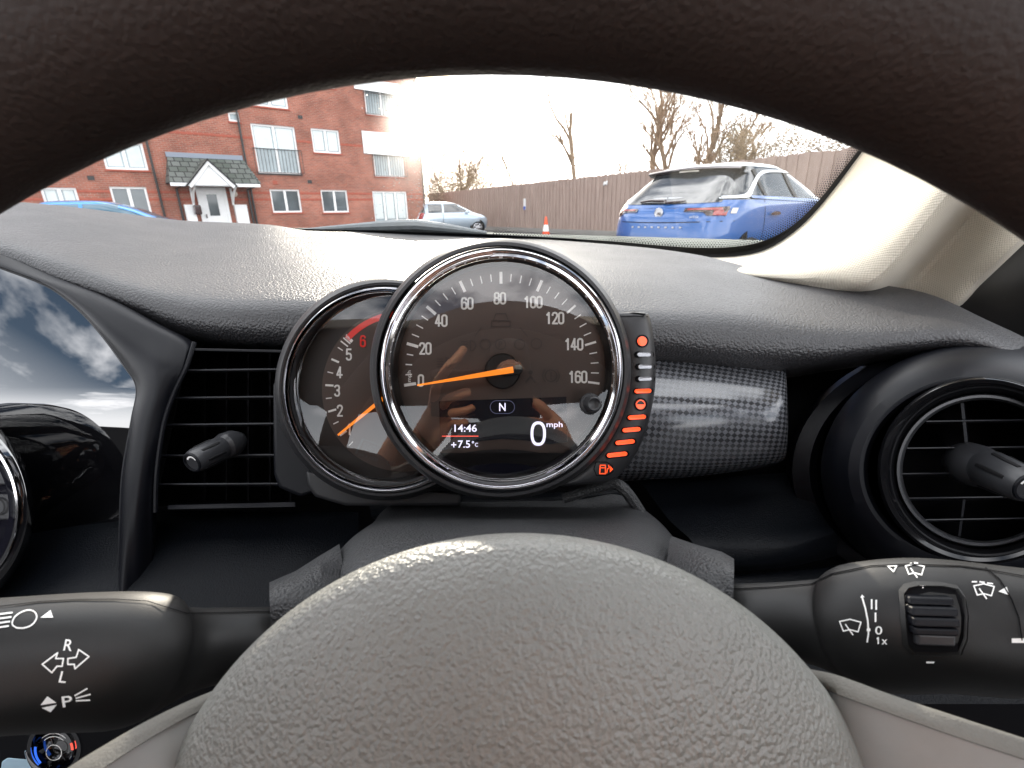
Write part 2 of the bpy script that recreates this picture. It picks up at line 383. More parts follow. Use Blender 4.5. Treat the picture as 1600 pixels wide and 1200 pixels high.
def byu(row, us):
    """resample a row of (u, v, z) at given u, monotone smooth"""
    out = []
    for u in us:
        if u <= row[0][0]: out.append((u,) + tuple(row[0][1:])); continue
        if u >= row[-1][0]: out.append((u,) + tuple(row[-1][1:])); continue
        for i in range(len(row) - 1):
            a, b = row[i], row[i + 1]
            if a[0] <= u <= b[0]:
                t = (u - a[0]) / (b[0] - a[0])
                p = row[max(i - 1, 0)]; q = row[min(i + 2, len(row) - 1)]
                res = [u]
                for k in range(1, len(a)):
                    m0 = (b[k] - p[k]) / (b[0] - p[0]) * (b[0] - a[0]) if b[0] != p[0] else 0
                    m1 = (q[k] - a[k]) / (q[0] - a[0]) * (b[0] - a[0]) if q[0] != a[0] else 0
                    res.append((2 * t ** 3 - 3 * t * t + 1) * a[k] + (t ** 3 - 2 * t * t + t) * m0 + (-2 * t ** 3 + 3 * t * t) * b[k] + (t ** 3 - t * t) * m1)
                out.append(tuple(res)); break
    return out
def loft_px(rows, nu, nv, mb=None):
    """rows: lists (u,v,z) with equal count, splined both ways"""
    mb = mb or MB(); rr = [curve(r, nu) for r in rows]
    cols = [curve([r[i] for r in rr], nv) for i in range(nu)]
    return mb.grid([[C(*cols[i][j]) for i in range(nu)] for j in range(nv)])
# ---- flat marks
FC = {}
def textmesh(s):
    if s in FC: return FC[s]
    cu = bpy.data.curves.new('t', 'FONT'); cu.body = s; cu.size = 1; cu.offset = .010
    o = bpy.data.objects.new('t', cu); COL.objects.link(o)
    dg = bpy.context.evaluated_depsgraph_get(); me = bpy.data.meshes.new_from_object(o.evaluated_get(dg))
    vs = [(v.co.x, v.co.y) for v in me.vertices]; fs = [tuple(p.vertices) for p in me.polygons]
    bpy.data.objects.remove(o); bpy.data.curves.remove(cu); bpy.data.meshes.remove(me)
    x0 = min(v[0] for v in vs); x1 = max(v[0] for v in vs); y0 = min(v[1] for v in vs); y1 = max(v[1] for v in vs)
    vs = [((v[0] - (x0 + x1) / 2), (v[1] - (y0 + y1) / 2)) for v in vs]
    FC[s] = (vs, fs, x1 - x0, y1 - y0); return FC[s]
def rrp(x0, y0, x1, y1, r, a0=0, a1=360, n=6):
    pts = []
    for cx, cy, s0 in ((x1 - r, y1 - r, 0), (x0 + r, y1 - r, 90), (x0 + r, y0 + r, 180), (x1 - r, y0 + r, 270)):
        for i in range(n + 1): a = R(s0 + 90 * i / n); pts.append((cx + r * math.cos(a), cy + r * math.sin(a)))
    return pts
DG = {  # condensed numerals as centre lines in a box 0.42 wide, 1 high
 '0': [rrp(.07, .07, .43, .93, .17) + [(.43, .76)]], '1': [[(.12, .74), (.27, .93), (.27, .07)]],
 '2': [[(.07, .72), (.07, .80), (.13, .90), (.25, .93), (.37, .90), (.43, .78), (.42, .64), (.34, .48), (.08, .07), (.45, .07)]],
 '3': [[(.07, .80), (.13, .90), (.25, .93), (.37, .90), (.42, .78), (.40, .60), (.24, .53), (.40, .47), (.43, .24), (.37, .10), (.25, .07), (.13, .10), (.07, .22)]],
 '4': [[(.30, .07), (.30, .95), (.05, .30), (.46, .30)]], '5': [[(.42, .93), (.10, .93), (.08, .52), (.22, .60), (.36, .56), (.43, .44), (.43, .22), (.37, .10), (.25, .07), (.13, .10), (.07, .22)]],
 '6': [rrp(.07, .07, .43, .58, .16) + [(.43, .42)], [(.07, .30), (.07, .74), (.13, .90), (.25, .93), (.37, .90), (.42, .78)]],
 '8': [rrp(.07, .07, .43, .52, .16) + [(.43, .36)], rrp(.09, .52, .41, .93, .15) + [(.41, .78)]]}
class Marks:
    """marks drawn in picture coordinates and laid on a surface by fn(u, v) -> point"""
    def __init__(s, fn): s.mb = MB(); s.fn = fn
    def poly(s, pts): s.mb.add([s.fn(*p) for p in pts], [tuple(range(len(pts)))]); return s
    def text(s, t, u, v, h, w=None, rot=0, skew=0):
        vs, fs, W, H = textmesh(t); w = w or W / H * h; c, sn = math.cos(R(rot)), math.sin(R(rot)); out = []
        for x, y in vs:
            X = x / W * w + skew * y / H * h; Y = y / H * h
            out.append(s.fn(u + X * c - Y * sn, v - (X * sn + Y * c)))
        s.mb.add(out, fs); return s
    def stroke(s, pts, w, closed=False, step=6):
        P = [Vector(p) for p in pts]
        if closed: P.append(P[0])
        for a, b in zip(P, P[1:]):
            d = b - a; L = d.length
            if L < 1e-6: continue
            d /= L; nrm = Vector((-d.y, d.x)) * w / 2; a2 = a - d * w * .3; k = max(1, int(L / step)); L2 = L + w * .6
            for i in range(k):
                p = a2 + d * L2 * i / k; q = a2 + d * L2 * (i + 1) / k
                s.poly([tuple(p + nrm), tuple(q + nrm), tuple(q - nrm), tuple(p - nrm)])
        return s
    def digits(s, t, u, v, h, w=.14, pitch=.56):
        x0 = u - (len(t) - 1) * pitch * h / 2
        for i, ch in enumerate(t):
            for pl_ in DG[ch]: s.stroke([(x0 + i * pitch * h + (x - .25) * h, v - (y - .5) * h) for x, y in pl_], w * h, step=50)
        return s
    def disc(s, u, v, r, n=24, r2=None): return s.poly([(u + r * math.cos(2 * PI * k / n), v + (r2 or r) * math.sin(2 * PI * k / n)) for k in range(n)])
    def ring(s, u, v, r, w, n=32, a0=0, a1=360):
        for k in range(n):
            a, b = R(a0 + (a1 - a0) * k / n), R(a0 + (a1 - a0) * (k + 1) / n)
            s.poly([(u + q * math.cos(t), v - q * math.sin(t)) for q, t in ((r + w / 2, a), (r + w / 2, b), (r - w / 2, b), (r - w / 2, a))])
        return s
    def obj(s, name, m, parent): return obj(name, s.mb, m, parent, smooth=0, fixn=False)
def flat(z): return lambda u, v: C(u, v, z)
def on_surf(objs, off=.0004):
    trees = []
    for o in objs:
        me = o.data; b = WL[o.name]
        trees.append(BVHTree.FromPolygons([v.co + b for v in me.vertices], [tuple(p.vertices) for p in me.polygons]))
    def fn(u, v):
        d = ray(u, v); best = None
        for t in trees:
            h = t.ray_cast(EYE, d)
            if h[0] is not None and (best is None or h[3] < best): best = h[3]
        if best is None: best = .15
        return EYE + d * (best - off)
    return fn
# ================================================================== INTERIOR
US = [-300 + i * 20 for i in range(0, 111)]           # -300 .. 1900
WP0 = EYE + Vector((0, .86, -.045)); WN = Vector((0, .46, .70)).normalized()
def W(u, v, off=0): return on_plane(u, v, WP0 - WN * off, WN)   # off > 0: inside the cabin
# ---- dashboard
dash = thing('dashboard', 'black grained dashboard running under the whole windscreen, pale where light rakes its top', 'dashboard', C(800, 560, .5))
R0 = [(-300, 318, .50), (-60, 312, .54), (60, 318, .58), (160, 329, .62), (280, 344, .66), (390, 349, .68), (430, 352, .70), (480, 360, .74), (600, 363, .80), (800, 371, .82), (1000, 386, .74), (1100, 400, .66), (1200, 424, .60), (1300, 436, .545), (1390, 447, .50), (1440, 456, .478), (1480, 470, .455), (1540, 499, .42), (1600, 527, .39), (1700, 585, .36), (1900, 700, .34)]
R1 = [(-300, 328, .44), (60, 342, .50), (200, 372, .51), (300, 395, .51), (450, 406, .51), (780, 415, .51), (1000, 425, .50), (1100, 435, .49), (1250, 464, .47), (1400, 480, .44), (1500, 496, .415), (1600, 541, .37), (1900, 710, .325)]
R2 = [(-300, 345, .40), (0, 368, .42), (100, 396, .41), (200, 430, .40), (300, 454, .392), (450, 462, .388), (780, 466, .388), (1000, 480, .388), (1150, 490, .388), (1300, 508, .385), (1412, 508, .38), (1500, 507, .375), (1600, 550, .355), (1900, 720, .315)]
R3 = [(-300, 365, .375), (0, 390, .395), (100, 424, .385), (200, 461, .375), (300, 496, .370), (450, 505, .370), (780, 508, .37), (1000, 522, .37), (1150, 538, .37), (1300, 540, .37), (1412, 530, .365), (1500, 526, .36), (1600, 563, .345), (1900, 735, .31)]
R4 = [(-300, 395, .385), (0, 424, .40), (100, 450, .39), (200, 488, .385), (290, 526, .385), (450, 541, .385), (780, 545, .385), (1020, 560, .385), (1220, 576, .385), (1290, 566, .38), (1400, 552, .375), (1500, 548, .37), (1600, 580, .36), (1900, 750, .33)]
R5 = [(a, b + 14, c + .04) for a, b, c in R4]
Rb = [(a, b + 3, c + .05) for a, b, c in R0]; Rc = [(a, b + 60, c + .06) for a, b, c in R0]
rows = [byu(r, US) for r in (Rc, Rb, R0, R1, R2, R3, R4, R5)]
keys = []
for j in range(2, len(rows) - 1):
    for k in range(6):
        keys.append([cr([rows[q][i] for q in range(len(rows))], j + k / 6) for i in range(len(US))])
keys = [rows[0], rows[1]] + keys + [rows[-1]]
mb = MB(); mb.grid([[C(*p) for p in r] for r in keys])
obj('dash_pad', mb, 'dash', dash)
# dark fascia behind the instruments and vents
mb = MB(); fr = []
for v0, dz in ((520, .06), (700, .07), (900, .05), (1150, .0), (1500, -.05)):
    fr.append([C(u, v0 + (0 if v0 > 520 else byu(R5, [u])[0][1] - 520), .40 + dz) for u in US])
mb.grid(fr); obj('fascia', mb, 'void', dash)

# ---- left: satin bridge between centre panel and side vent
L = [(-140, 372, .40), (0, 418, .385), (72, 446, .375), (120, 480, .365), (160, 522, .355), (196, 572, .35), (214, 606, .345), (206, 655, .343), (192, 735, .34), (188, 800, .338), (186, 890, .335), (184, 980, .33)]
Mi = [(-60, 372, .40), (60, 424, .385), (130, 455, .372), (180, 490, .36), (225, 530, .35), (243, 570, .34), (243, 610, .337), (228, 660, .336), (216, 735, .334), (210, 800, .334), (208, 890, .336), (206, 980, .335)]
Mj = [(-20, 380, .41), (95, 435, .39), (180, 470, .375), (240, 505, .362), (272, 530, .353), (280, 570, .345), (266, 610, .342), (250, 660, .340), (236, 735, .339), (231, 795, .340), (231, 885, .345), (230, 975, .345)]
Rr = [(0, 392, .42), (110, 448, .40), (200, 488, .385), (280, 522, .375), (300, 540, .36), (291, 572, .352), (274, 610, .349), (257, 660, .347), (245, 735, .347), (242, 795, .348), (243, 880, .355), (243, 970, .36)]
Rs = [(a + 3, b, c + .03) for a, b, c in Rr]; Ls = [(a - 1, b + 1, c + .03) for a, b, c in L]
mb = loft_px([Ls, L, Mi, Mj, Rr, Rs], 60, 40)
obj('centre_trim', mb, 'satin', dash)
# thin raised lip along the vent side
mb = MB(); mb.tube([C(*p) for p in curve([(304, 535, .352), (292, 572, .346), (273, 612, .343), (256, 662, .341), (245, 737, .341), (243, 800, .343)], 30)], .0016, 8)
obj('trim_lip', mb, 'satin', dash)

# ---- gloss black centre panel reflecting the sky

def gpt(u, v):
    # gently curved sheet; faces the cabin and a little upward
    z = .372 + (u - 100) * -.00004 + (v - 560) * -.00006 + ((u - 60) / 260) ** 2 * .006 + ((v - 600) / 300) ** 2 * .006 + max(0, (v - 612) / 300) ** 1.5 * .045
    return C(u, v, z)
lb = byu([(b, a) for a, b, c in L[1:]] , list(range(420, 880, 10)))
mb = MB(); rws = []
for i, v in enumerate(range(395, 960, 10)):
    if v < 418: ur = -20 + (v - 395) * 1.0
    elif v < 870: ur = byu([(b, a) for a, b, c in L[1:]], [v])[0][1]
    else: ur = 196
    rws.append([gpt(-260 + (ur + 4 + 260) * k / 24, v) for k in range(25)])
mb.grid(rws); gp = obj('gloss_panel', mb, 'gloss', dash); gp['label'] = 'piano black panel mirroring blue sky and clouds'
mb = MB(); mb.tube([C(u + 2, v, z + .002) for u, v, z in curve(L[1:-1], 50)], .0014, 6); obj('panel_edge', mb, 'satin', gp)

# ---- round centre display, only its right edge in view
cd = thing('centre_display', 'round centre console display with chrome ring cut off by the left picture edge', 'display', C(-90, 790, .34))
mb = MB(); mb.lathe_px(-92, 796, [(128, .40), (146, .352), (143, .340), (135, .334), (124, .334), (118, .340)], 96, sy=1.12); obj('outer_ring', mb, 'gloss', cd)
mb = MB(); mb.lathe_px(-92, 796, [(123, .334), (120, .331), (116, .331), (113, .335)], 96, sy=1.12); obj('chrome_ring', mb, 'chrome', cd)
mb = MB(); mb.lathe_px(-92, 796, [(113, .336), (104, .345), (0.5, .345)], 96, sy=1.12); obj('screen', mb, 'screen', cd)
mb = MB(); mb.prism([C(u, v, .343) for u, v in ((-120, 728), (14, 735), (16, 758), (-120, 752))], [C(u, v, .35) for u, v in ((-120, 728), (14, 735), (16, 758), (-120, 752))]); obj('button_bar', mb, 'knobmetal', cd, bevel=.001)
mb = MB(); mb.prism([C(u, v, .343) for u, v in ((-120, 770), (17, 772), (17, 812), (-120, 815))], [C(u, v, .35) for u, v in ((-120, 770), (17, 772), (17, 812), (-120, 815))]); obj('button_bar', mb, 'knobmetal', cd, bevel=.001)
Marks(flat(.3415)).ring(-6, 792, 13, 3, 24, -100, 100).obj('button_mark', 'black', cd)

# ---- rectangular side vent
lv = thing('air_vent', 'rectangular slatted black air vent left of the rev counter', 'air vent', C(350, 670, .36))
mb = MB()
ow = [(240, 545, .352), (470, 545, .352)]
# recess box (five inner walls)
A = [C(296, 545, .352), C(455, 545, .352), C(455, 792, .352), C(243, 792, .352)]
B = [C(292, 552, .42), C(450, 552, .42), C(450, 780, .42), C(250, 780, .42)]
mb.add(A + B, [(0, 1, 5, 4), (1, 2, 6, 5), (2, 3, 7, 6), (3, 0, 4, 7), (4, 5, 6, 7)])
obj('vent_housing', mb, 'void', lv, smooth=0)
def slat(par, ua, va, ub, vb, zf=.352, dz=.018, th=2.2, m='slat', drop=3):
    mb = MB(); mb.prism([C(ua, va, zf), C(ub, vb, zf), C(ub, vb + th, zf - .0004), C(ua, va + th, zf - .0004)],
                        [C(ua, va + drop, zf + dz), C(ub, vb + drop, zf + dz), C(ub, vb + th + drop, zf + dz), C(ua, va + th + drop, zf + dz)])
    return obj('slat', mb, m, par, smooth=0, bevel=.0003)
for va, ul in ((577, 290), (620, 272), (662, 258), (710, 249), (755, 246)):
    slat(lv, ul, va, 452, va - 2 if va < 700 else va - 1, th=2.6)
for uu in (318, 352, 386, 420):
    mb = MB(); mb.prism([C(uu, 552, .385), C(uu + 3, 552, .385), C(uu + 3, 782, .385), C(uu, 782, .385)], [C(uu + 2, 552, .41), C(uu + 5, 552, .41), C(uu + 5, 782, .41), C(uu + 2, 782, .41)]); obj('rear_vane', mb, 'void', lv, smooth=0)
mb = MB(); mb.prism([C(298, 544, .350), C(440, 547, .350), C(440, 551, .350), C(297, 548, .350)], [C(298, 544, .36), C(440, 547, .36), C(440, 551, .36), C(297, 548, .36)])
obj('vent_lip', mb, 'satin', lv, smooth=0, bevel=.0005); mb = MB(); mb.prism([C(262, 789, .347), C(462, 784, .347), C(462, 792, .345), C(262, 796, .345)], [C(262, 789, .36), C(462, 784, .36), C(462, 792, .36), C(262, 796, .36)]); obj('vent_lip', mb, 'satin', lv, smooth=0, bevel=.0005)
# knob
def knob(par, pts, endc, endn, r, mname='knobmetal'):
    """pts: axis with radii (u,v,z,r_px); the last is the viewer end"""
    P = [C(*p[:3]) for p in pts]; rr = [p[3] * p[2] / F for p in pts]
    mb = MB(); mb.tube(P, rr, 32); k = obj('knob', mb, mname, par)
    ax = (P[-1] - P[-2]).normalized(); e = P[-1]
    # end cap ring
    mb = MB(); mb.lathe(e, ax, [(rr[-1] * .99, -.0006), (rr[-1] * .93, .0011), (rr[-1] * .80, .0013), (rr[-1] * .72, -.0004), (rr[-1] * .55, -.0006), (.00001, -.0002)], 40)
    obj('knob_cap', mb, 'satin', k)
    x = ax.cross(UPV).normalized(); y = x.cross(ax)
    mb = MB(); N_ = 16
    for i in range(N_):
        vs = []
        for q, a in ((.62, i), (.62, i + 1), (.46, i + 1), (.46, i)):
            an = R(25 + 130 * a / N_); vs.append(e + ax * .0002 + (x * math.cos(an) + y * math.sin(an)) * rr[-1] * q)
        mb.add(vs, [(0, 1, 2, 3)])
    obj('knob_mark', mb, 'print', k, smooth=0, fixn=False)
    # finger grooves along the side
    m0, m1 = P[-3], P[-2]; d = (m1 - m0)
    for an in (20, 75, 130, 185, 240, 300):
        w = (x * math.cos(R(an)) + y * math.sin(R(an))); g = MB()
        r0, r1 = rr[-3], rr[-2]; p0 = m0 + d * .08 + w * (r0 * .985); p1 = m0 + d * .9 + w * (r1 * .985)
        g.tube([p0, p0 * .5 + p1 * .5, p1], [(rr[-2] * .12, rr[-2] * .10), (rr[-2] * .15, rr[-2] * .1), (rr[-2] * .12, rr[-2] * .10)], 8, up=w)
        obj('grip_groove', g, 'black', k)
    return k
knob(lv, [(372, 688, .357, 14), (364, 692, .349, 20), (352, 697, .343, 21), (345, 700, .340, 18), (340, 703, .336, 19), (308, 718, .318, 19), (301, 722, .315, 17)], None, None, 0)

# ---- lower left knee panel and right tray
kp = thing('lower_dash', 'dark blue-black grained lower panels either side of the steering column', 'panel', C(350, 880, .36))
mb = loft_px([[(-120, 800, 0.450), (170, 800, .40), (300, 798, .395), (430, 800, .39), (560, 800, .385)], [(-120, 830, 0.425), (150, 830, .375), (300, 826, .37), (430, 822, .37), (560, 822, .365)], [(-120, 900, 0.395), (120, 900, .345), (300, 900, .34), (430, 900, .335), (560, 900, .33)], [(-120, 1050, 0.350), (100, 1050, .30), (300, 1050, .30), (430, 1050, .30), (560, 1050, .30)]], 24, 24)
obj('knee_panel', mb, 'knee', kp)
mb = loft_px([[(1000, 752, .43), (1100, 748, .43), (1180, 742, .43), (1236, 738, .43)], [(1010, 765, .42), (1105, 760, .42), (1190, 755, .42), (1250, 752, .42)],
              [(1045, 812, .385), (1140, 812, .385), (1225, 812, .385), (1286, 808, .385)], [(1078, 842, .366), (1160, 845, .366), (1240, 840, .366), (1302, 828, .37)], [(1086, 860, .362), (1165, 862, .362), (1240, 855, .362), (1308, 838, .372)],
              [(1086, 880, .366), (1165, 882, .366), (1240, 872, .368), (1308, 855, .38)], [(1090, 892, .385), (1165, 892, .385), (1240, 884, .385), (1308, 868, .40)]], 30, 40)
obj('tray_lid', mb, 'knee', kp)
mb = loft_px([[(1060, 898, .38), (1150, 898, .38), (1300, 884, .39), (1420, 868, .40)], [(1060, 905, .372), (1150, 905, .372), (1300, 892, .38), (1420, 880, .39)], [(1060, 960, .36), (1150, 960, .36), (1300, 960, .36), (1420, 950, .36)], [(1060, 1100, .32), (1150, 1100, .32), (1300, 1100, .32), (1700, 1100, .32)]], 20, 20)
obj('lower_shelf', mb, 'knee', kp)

# ---- checked trim strip
ct = loft_px([[(960, 548, .40), (1080, 556, .40), (1160, 565, .40), (1219, 574, .40), (1224, 578, .41)], [(960, 556, .390), (1080, 563, .390), (1160, 571, .390), (1221, 579, .391), (1228, 584, .40)],
              [(960, 620, .366), (1080, 622, .366), (1160, 624, .366), (1223, 628, .368), (1231, 630, .385)], [(960, 680, .364), (1080, 678, .364), (1160, 674, .364), (1224, 672, .366), (1231, 672, .385)],
              [(960, 738, .376), (1080, 730, .376), (1160, 722, .376), (1221, 714, .378), (1228, 708, .39)], [(960, 752, .40), (1080, 745, .40), (1160, 735, .40), (1214, 725, .40), (1220, 716, .41)]], 60, 40)
tr = prop(obj('trim_strip', ct, 'carbon', None), 'grey checked weave trim strip with glossy lacquer right of the fuel gauge', 'trim strip')

# ---- right round vent
rv = thing('air_vent', 'round air vent with horizontal slats and a central knob at the right edge', 'air vent', C(1545, 735, .33))
mb = MB(); mb.lathe_px(0, 0, [(176, .50, 1570, 735), (205, .44, 1552, 735), (214, .40, 1545, 735), (212, .37, 1541, 735), (202, .348, 1541, 735), (190, .335, 1540, 735), (175, .326, 1539, 735), (160, .322, 1538, 735), (154, .322, 1537, 735), (148, .330, 1537, 735)], 128, sx=1.22, sy=.94)
obj('vent_bulb', mb, 'satin', rv)
mb = MB(); mb.lathe_px(0, 0, [(215, .50, 1560, 735), (228, .43, 1552, 735), (224, .405, 1556, 735), (208, .398, 1560, 735), (200, .41, 1560, 735)], 96, sx=1.42, sy=.93); obj('vent_pod', mb, 'satin', rv)
mb = MB(); mb.lathe_px(1537, 735, [(149, .331), (148, .318), (144, .315), (138, .316), (132, .321), (122, .332)], 128, sx=1.12, sy=.99); obj('vent_ring', mb, 'gloss2', rv)
mb = MB(); mb.lathe_px(1537, 735, [(121, .331), (119, .327), (115, .327), (112, .331), (111, .36)], 128, sx=1.14, sy=.99); obj('inner_ring', mb, 'knobmetal', rv)
mb = MB(); mb.lathe_px(1537, 735, [(112, .34), (112, .39), (.5, .39)], 64, sx=1.14, sy=.99); obj('vent_housing', mb, 'void', rv)
for va in (657, 699, 739, 777, 811):
    hw = math.sqrt(max(0, 1 - ((va - 735) / 111) ** 2)) * 127
    slat(rv, 1537 - hw, va, 1537 + hw, va - 3, zf=.338, dz=.02, th=2.4)
mb = MB(); mb.prism([C(1501, 630, .342), C(1506, 630, .342), C(1517, 735, .342), C(1512, 735, .342)], [C(1503, 630, .37), C(1508, 630, .37), C(1519, 735, .37), C(1514, 735, .37)])
mb.prism([C(1505, 780, .342), C(1509, 780, .342), C(1501, 838, .342), C(1497, 838, .342)], [C(1505, 780, .37), C(1509, 780, .37), C(1501, 838, .37), C(1497, 838, .37)]); obj('vane', mb, 'satin', rv, smooth=0)
knob(rv, [(1505, 722, .350, 26), (1513, 724, .338, 33), (1528, 728, .328, 33), (1542, 732, .322, 29), (1548, 734, .318, 30), (1598, 757, .292, 28), (1606, 761, .289, 24)], None, None, 0)

# ---- steering column shroud
sc = thing('steering_column', 'black grained steering column cowl behind the wheel boss', 'steering column', C(790, 880, .25))
def arch(rows, nu=60, nv=30): return loft_px(rows, nu, nv)
mb = arch([[(560, 860, .36), (600, 795, .35), (640, 786, .345), (780, 784, .345), (900, 780, .345), (960, 772, .345), (990, 785, .35), (1030, 830, .36)],
           [(540, 880, .33), (585, 815, .32), (640, 803, .315), (780, 803, .315), (920, 803, .315), (985, 795, .32), (1030, 815, .325), (1075, 870, .33)],
           [(505, 920, .27), (545, 845, .27), (620, 822, .265), (790, 815, .265), (930, 818, .265), (1010, 820, .27), (1055, 850, .275), (1090, 920, .28)],
           [(478, 985, .235), (515, 890, .232), (600, 850, .230), (790, 838, .230), (960, 845, .230), (1040, 870, .232), (1085, 920, .236), (1110, 985, .24)],
           [(470, 1060, .215), (515, 950, .21), (620, 900, .207), (790, 885, .207), (960, 900, .207), (1050, 940, .21), (1100, 1000, .214), (1120, 1060, .22)],
           [(480, 1150, .215), (540, 1050, .21), (650, 1000, .207), (790, 990, .207), (940, 1000, .207), (1030, 1040, .21), (1090, 1090, .214), (1120, 1150, .22)]], 70, 50)
obj('column_cowl', mb, 'shroud', sc)
# gaiter plate behind the dials
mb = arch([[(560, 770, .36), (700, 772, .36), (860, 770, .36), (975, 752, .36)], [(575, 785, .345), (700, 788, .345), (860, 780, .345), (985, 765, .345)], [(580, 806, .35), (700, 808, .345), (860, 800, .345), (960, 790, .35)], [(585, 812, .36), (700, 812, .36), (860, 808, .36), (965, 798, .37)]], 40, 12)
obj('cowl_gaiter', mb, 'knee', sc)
mb = MB(); mb.tube([C(*p) for p in curve([(880, 778, .33), (950, 757, .325), (975, 765, .322), (1000, 800, .325)], 16)], .004, 10); obj('cowl_tongue', mb, 'shroud', sc)
# collars that carry the stalks
def collar(us, side):
    rws = []
    for (u, du, z) in us: rws.append([(u + a * du, b, z + c) for a, b, c in side])
    return rws
def sleeve(rows, cap_dz=.03):
    mb = MB(); out = []
    for r in rows: out.append([C(*q) for q in curve(r, 24)])
    mb.grid(out); r0 = curve(rows[0], 24)
    mb.grid([[C(u, v, z) for u, v, z in r0], [C(u + (2 if u < 800 else -2), v + 3, z + cap_dz) for u, v, z in r0]])
    return obj('stalk_collar', mb, 'shroud', sc, smooth=30)
sleeve([[(421, 910, .222), (421, 913, .206), (421, 928, .194), (422, 955, .189), (424, 1000, .19), (426, 1040, .195)], [(462, 892, .228), (462, 896, .212), (463, 914, .199), (464, 950, .193), (464, 1000, .193), (464, 1040, .2)],
        [(500, 868, .240), (500, 873, .222), (502, 898, .208), (505, 945, .200), (505, 1000, .2), (505, 1040, .205)], [(530, 850, .255), (532, 860, .235), (536, 890, .222), (540, 940, .214), (540, 1000, .21), (540, 1040, .215)]])
sleeve([[(1147, 873, .222), (1147, 877, .207), (1147, 892, .195), (1146, 925, .189), (1145, 970, .19), (1143, 1010, .195)], [(1128, 862, .226), (1127, 866, .210), (1125, 884, .198), (1122, 925, .192), (1120, 970, .192), (1118, 1010, .2)],
        [(1085, 850, .238), (1082, 856, .222), (1078, 880, .208), (1074, 925, .200), (1072, 970, .2), (1070, 1010, .205)], [(1050, 838, .250), (1046, 848, .235), (1042, 880, .222), (1038, 930, .214), (1036, 970, .21), (1034, 1010, .215)]])

# ---- stalks
def stalk(axis, n=60, nr=40, flat=.62):
    cs = curve(axis, n); P = [C(c[0], c[1], c[2]) for c in cs]; mb = MB()
    rd = [(c[3] * c[2] / F * (flat if True else 1), c[3] * c[2] / F) for c in cs]
    mb.tube(P, rd, nr, up=UPV); return mb
ls = thing('indicator_stalk', 'black indicator and headlamp stalk left of the wheel with R and L arrows', 'stalk', C(430, 985, .19))
la = [(490, 992, .204, 36), (424, 1003, .199, 50), (350, 1008, .189, 55), (300, 1016, .181, 62), (262, 1024, .174, 74), (230, 1028, .168, 90), (200, 1028, .163, 96), (120, 1030, .158, 97), (20, 1036, .152, 97), (-120, 1048, .145, 98), (-260, 1060, .140, 90)]
lso = obj('lever', stalk(la, flat=.85), 'stalk', ls)
rs = thing('wiper_stalk', 'black wiper stalk right of the wheel with ribbed thumb roller and wash symbols', 'stalk', C(1140, 955, .19))
ra = [(1090, 960, .208, 40), (1146, 968, .200, 52), (1210, 970, .191, 56), (1262, 972, .184, 61), (1304, 977, .178, 72), (1338, 979, .172, 88), (1380, 976, .167, 94), (1450, 973, .162, 96), (1540, 980, .158, 96), (1620, 985, .153, 92), (1760, 995, .148, 86), (1850, 1000, .146, 70)]
rso = obj('lever', stalk(ra, flat=.85), 'stalk', rs)
sfl, sfr = on_surf([lso]), on_surf([rso])
# parting seams
s = Marks(on_surf([lso], .0006)); s.stroke([(-40, 952), (60, 940), (120, 936.5), (180, 936), (230, 939), (262, 949), (292, 958), (350, 957), (424, 955)], 1.3, step=5); s.obj('seam', 'void', lso)
s = Marks(on_surf([rso], .0006)); s.stroke([(1147, 920), (1210, 917), (1268, 912), (1300, 896), (1360, 884), (1420, 881), (1500, 884), (1540, 889), (1600, 900)], 1.6, step=5)
s.stroke([(1540, 887), (1562, 905), (1580, 935), (1592, 965), (1597, 1000)], 2.2, step=5); s.obj('seam', 'void', rso)
k = Marks(sfl)
for i, dv in enumerate((0, 7, 14, 21)): k.stroke([(-20, 959 + dv + 3), (19 - i * 2, 957 + dv)], 2.6)
k.stroke([q[:2] for q in curve([(26, 981), (19, 975), (23, 964), (34, 956), (46, 953), (55, 957), (57, 966), (50, 976), (38, 981), (26, 981)], 40)], 2.4)
k.poly([(63, 965), (83, 965), (79, 953)])
k.text('R', 107, 1008, 18, 13, -4, .15)
k.stroke([(66, 1038), (90, 1020), (87, 1029), (99, 1029), (97, 1041), (89, 1041), (81, 1051)], 2.4, True)
k.stroke([(106, 1029), (119, 1027), (123, 1015), (139, 1026), (117, 1045), (116, 1038), (106, 1038)], 2.4, True)
k.text('L', 99, 1058, 18, 11, -6, .15)
k.poly([(63, 1102), (74, 1088), (88, 1098)]); k.poly([(65, 1106), (89, 1101), (79, 1113)])
k.text('P', 105, 1096, 17, 16, 8)
for a, b in (((117, 1087), (136, 1076)), ((119, 1091), (141, 1085)), ((119, 1095), (140, 1094))): k.stroke([a, b], 2.3)
k.obj('printed_symbols', 'print', lso)
k = Marks(sfr)
k.stroke([(1387, 884), (1401, 884), (1396, 893)], 2, True)
def wiperico(k, u, v, s_=1, drops=True):
    k.stroke([(u - 14 * s_, v - 6 * s_), (u, v - 9 * s_), (u + 15 * s_, v - 5 * s_), (u + 11 * s_, v + 8 * s_), (u, v + 5 * s_), (u - 9 * s_, v + 7 * s_)], 2, True)
    k.stroke([(u - 6 * s_, v - 2 * s_), (u + 4 * s_, v + 12 * s_)], 2)
wiperico(k, 1429, 890); k.stroke([(1418, 882), (1424, 880)], 2); k.stroke([(1429, 879), (1434, 880)], 2)
wiperico(k, 1537, 922, 1.1); k.stroke([(1519, 909), (1526, 909)], 2.2); k.stroke([(1531, 909), (1538, 910)], 2.2); k.stroke([(1543, 911), (1551, 912)], 2.2)
k.poly([(1560, 924), (1573, 917), (1577, 930)])
wiperico(k, 1328, 978, 1.15)
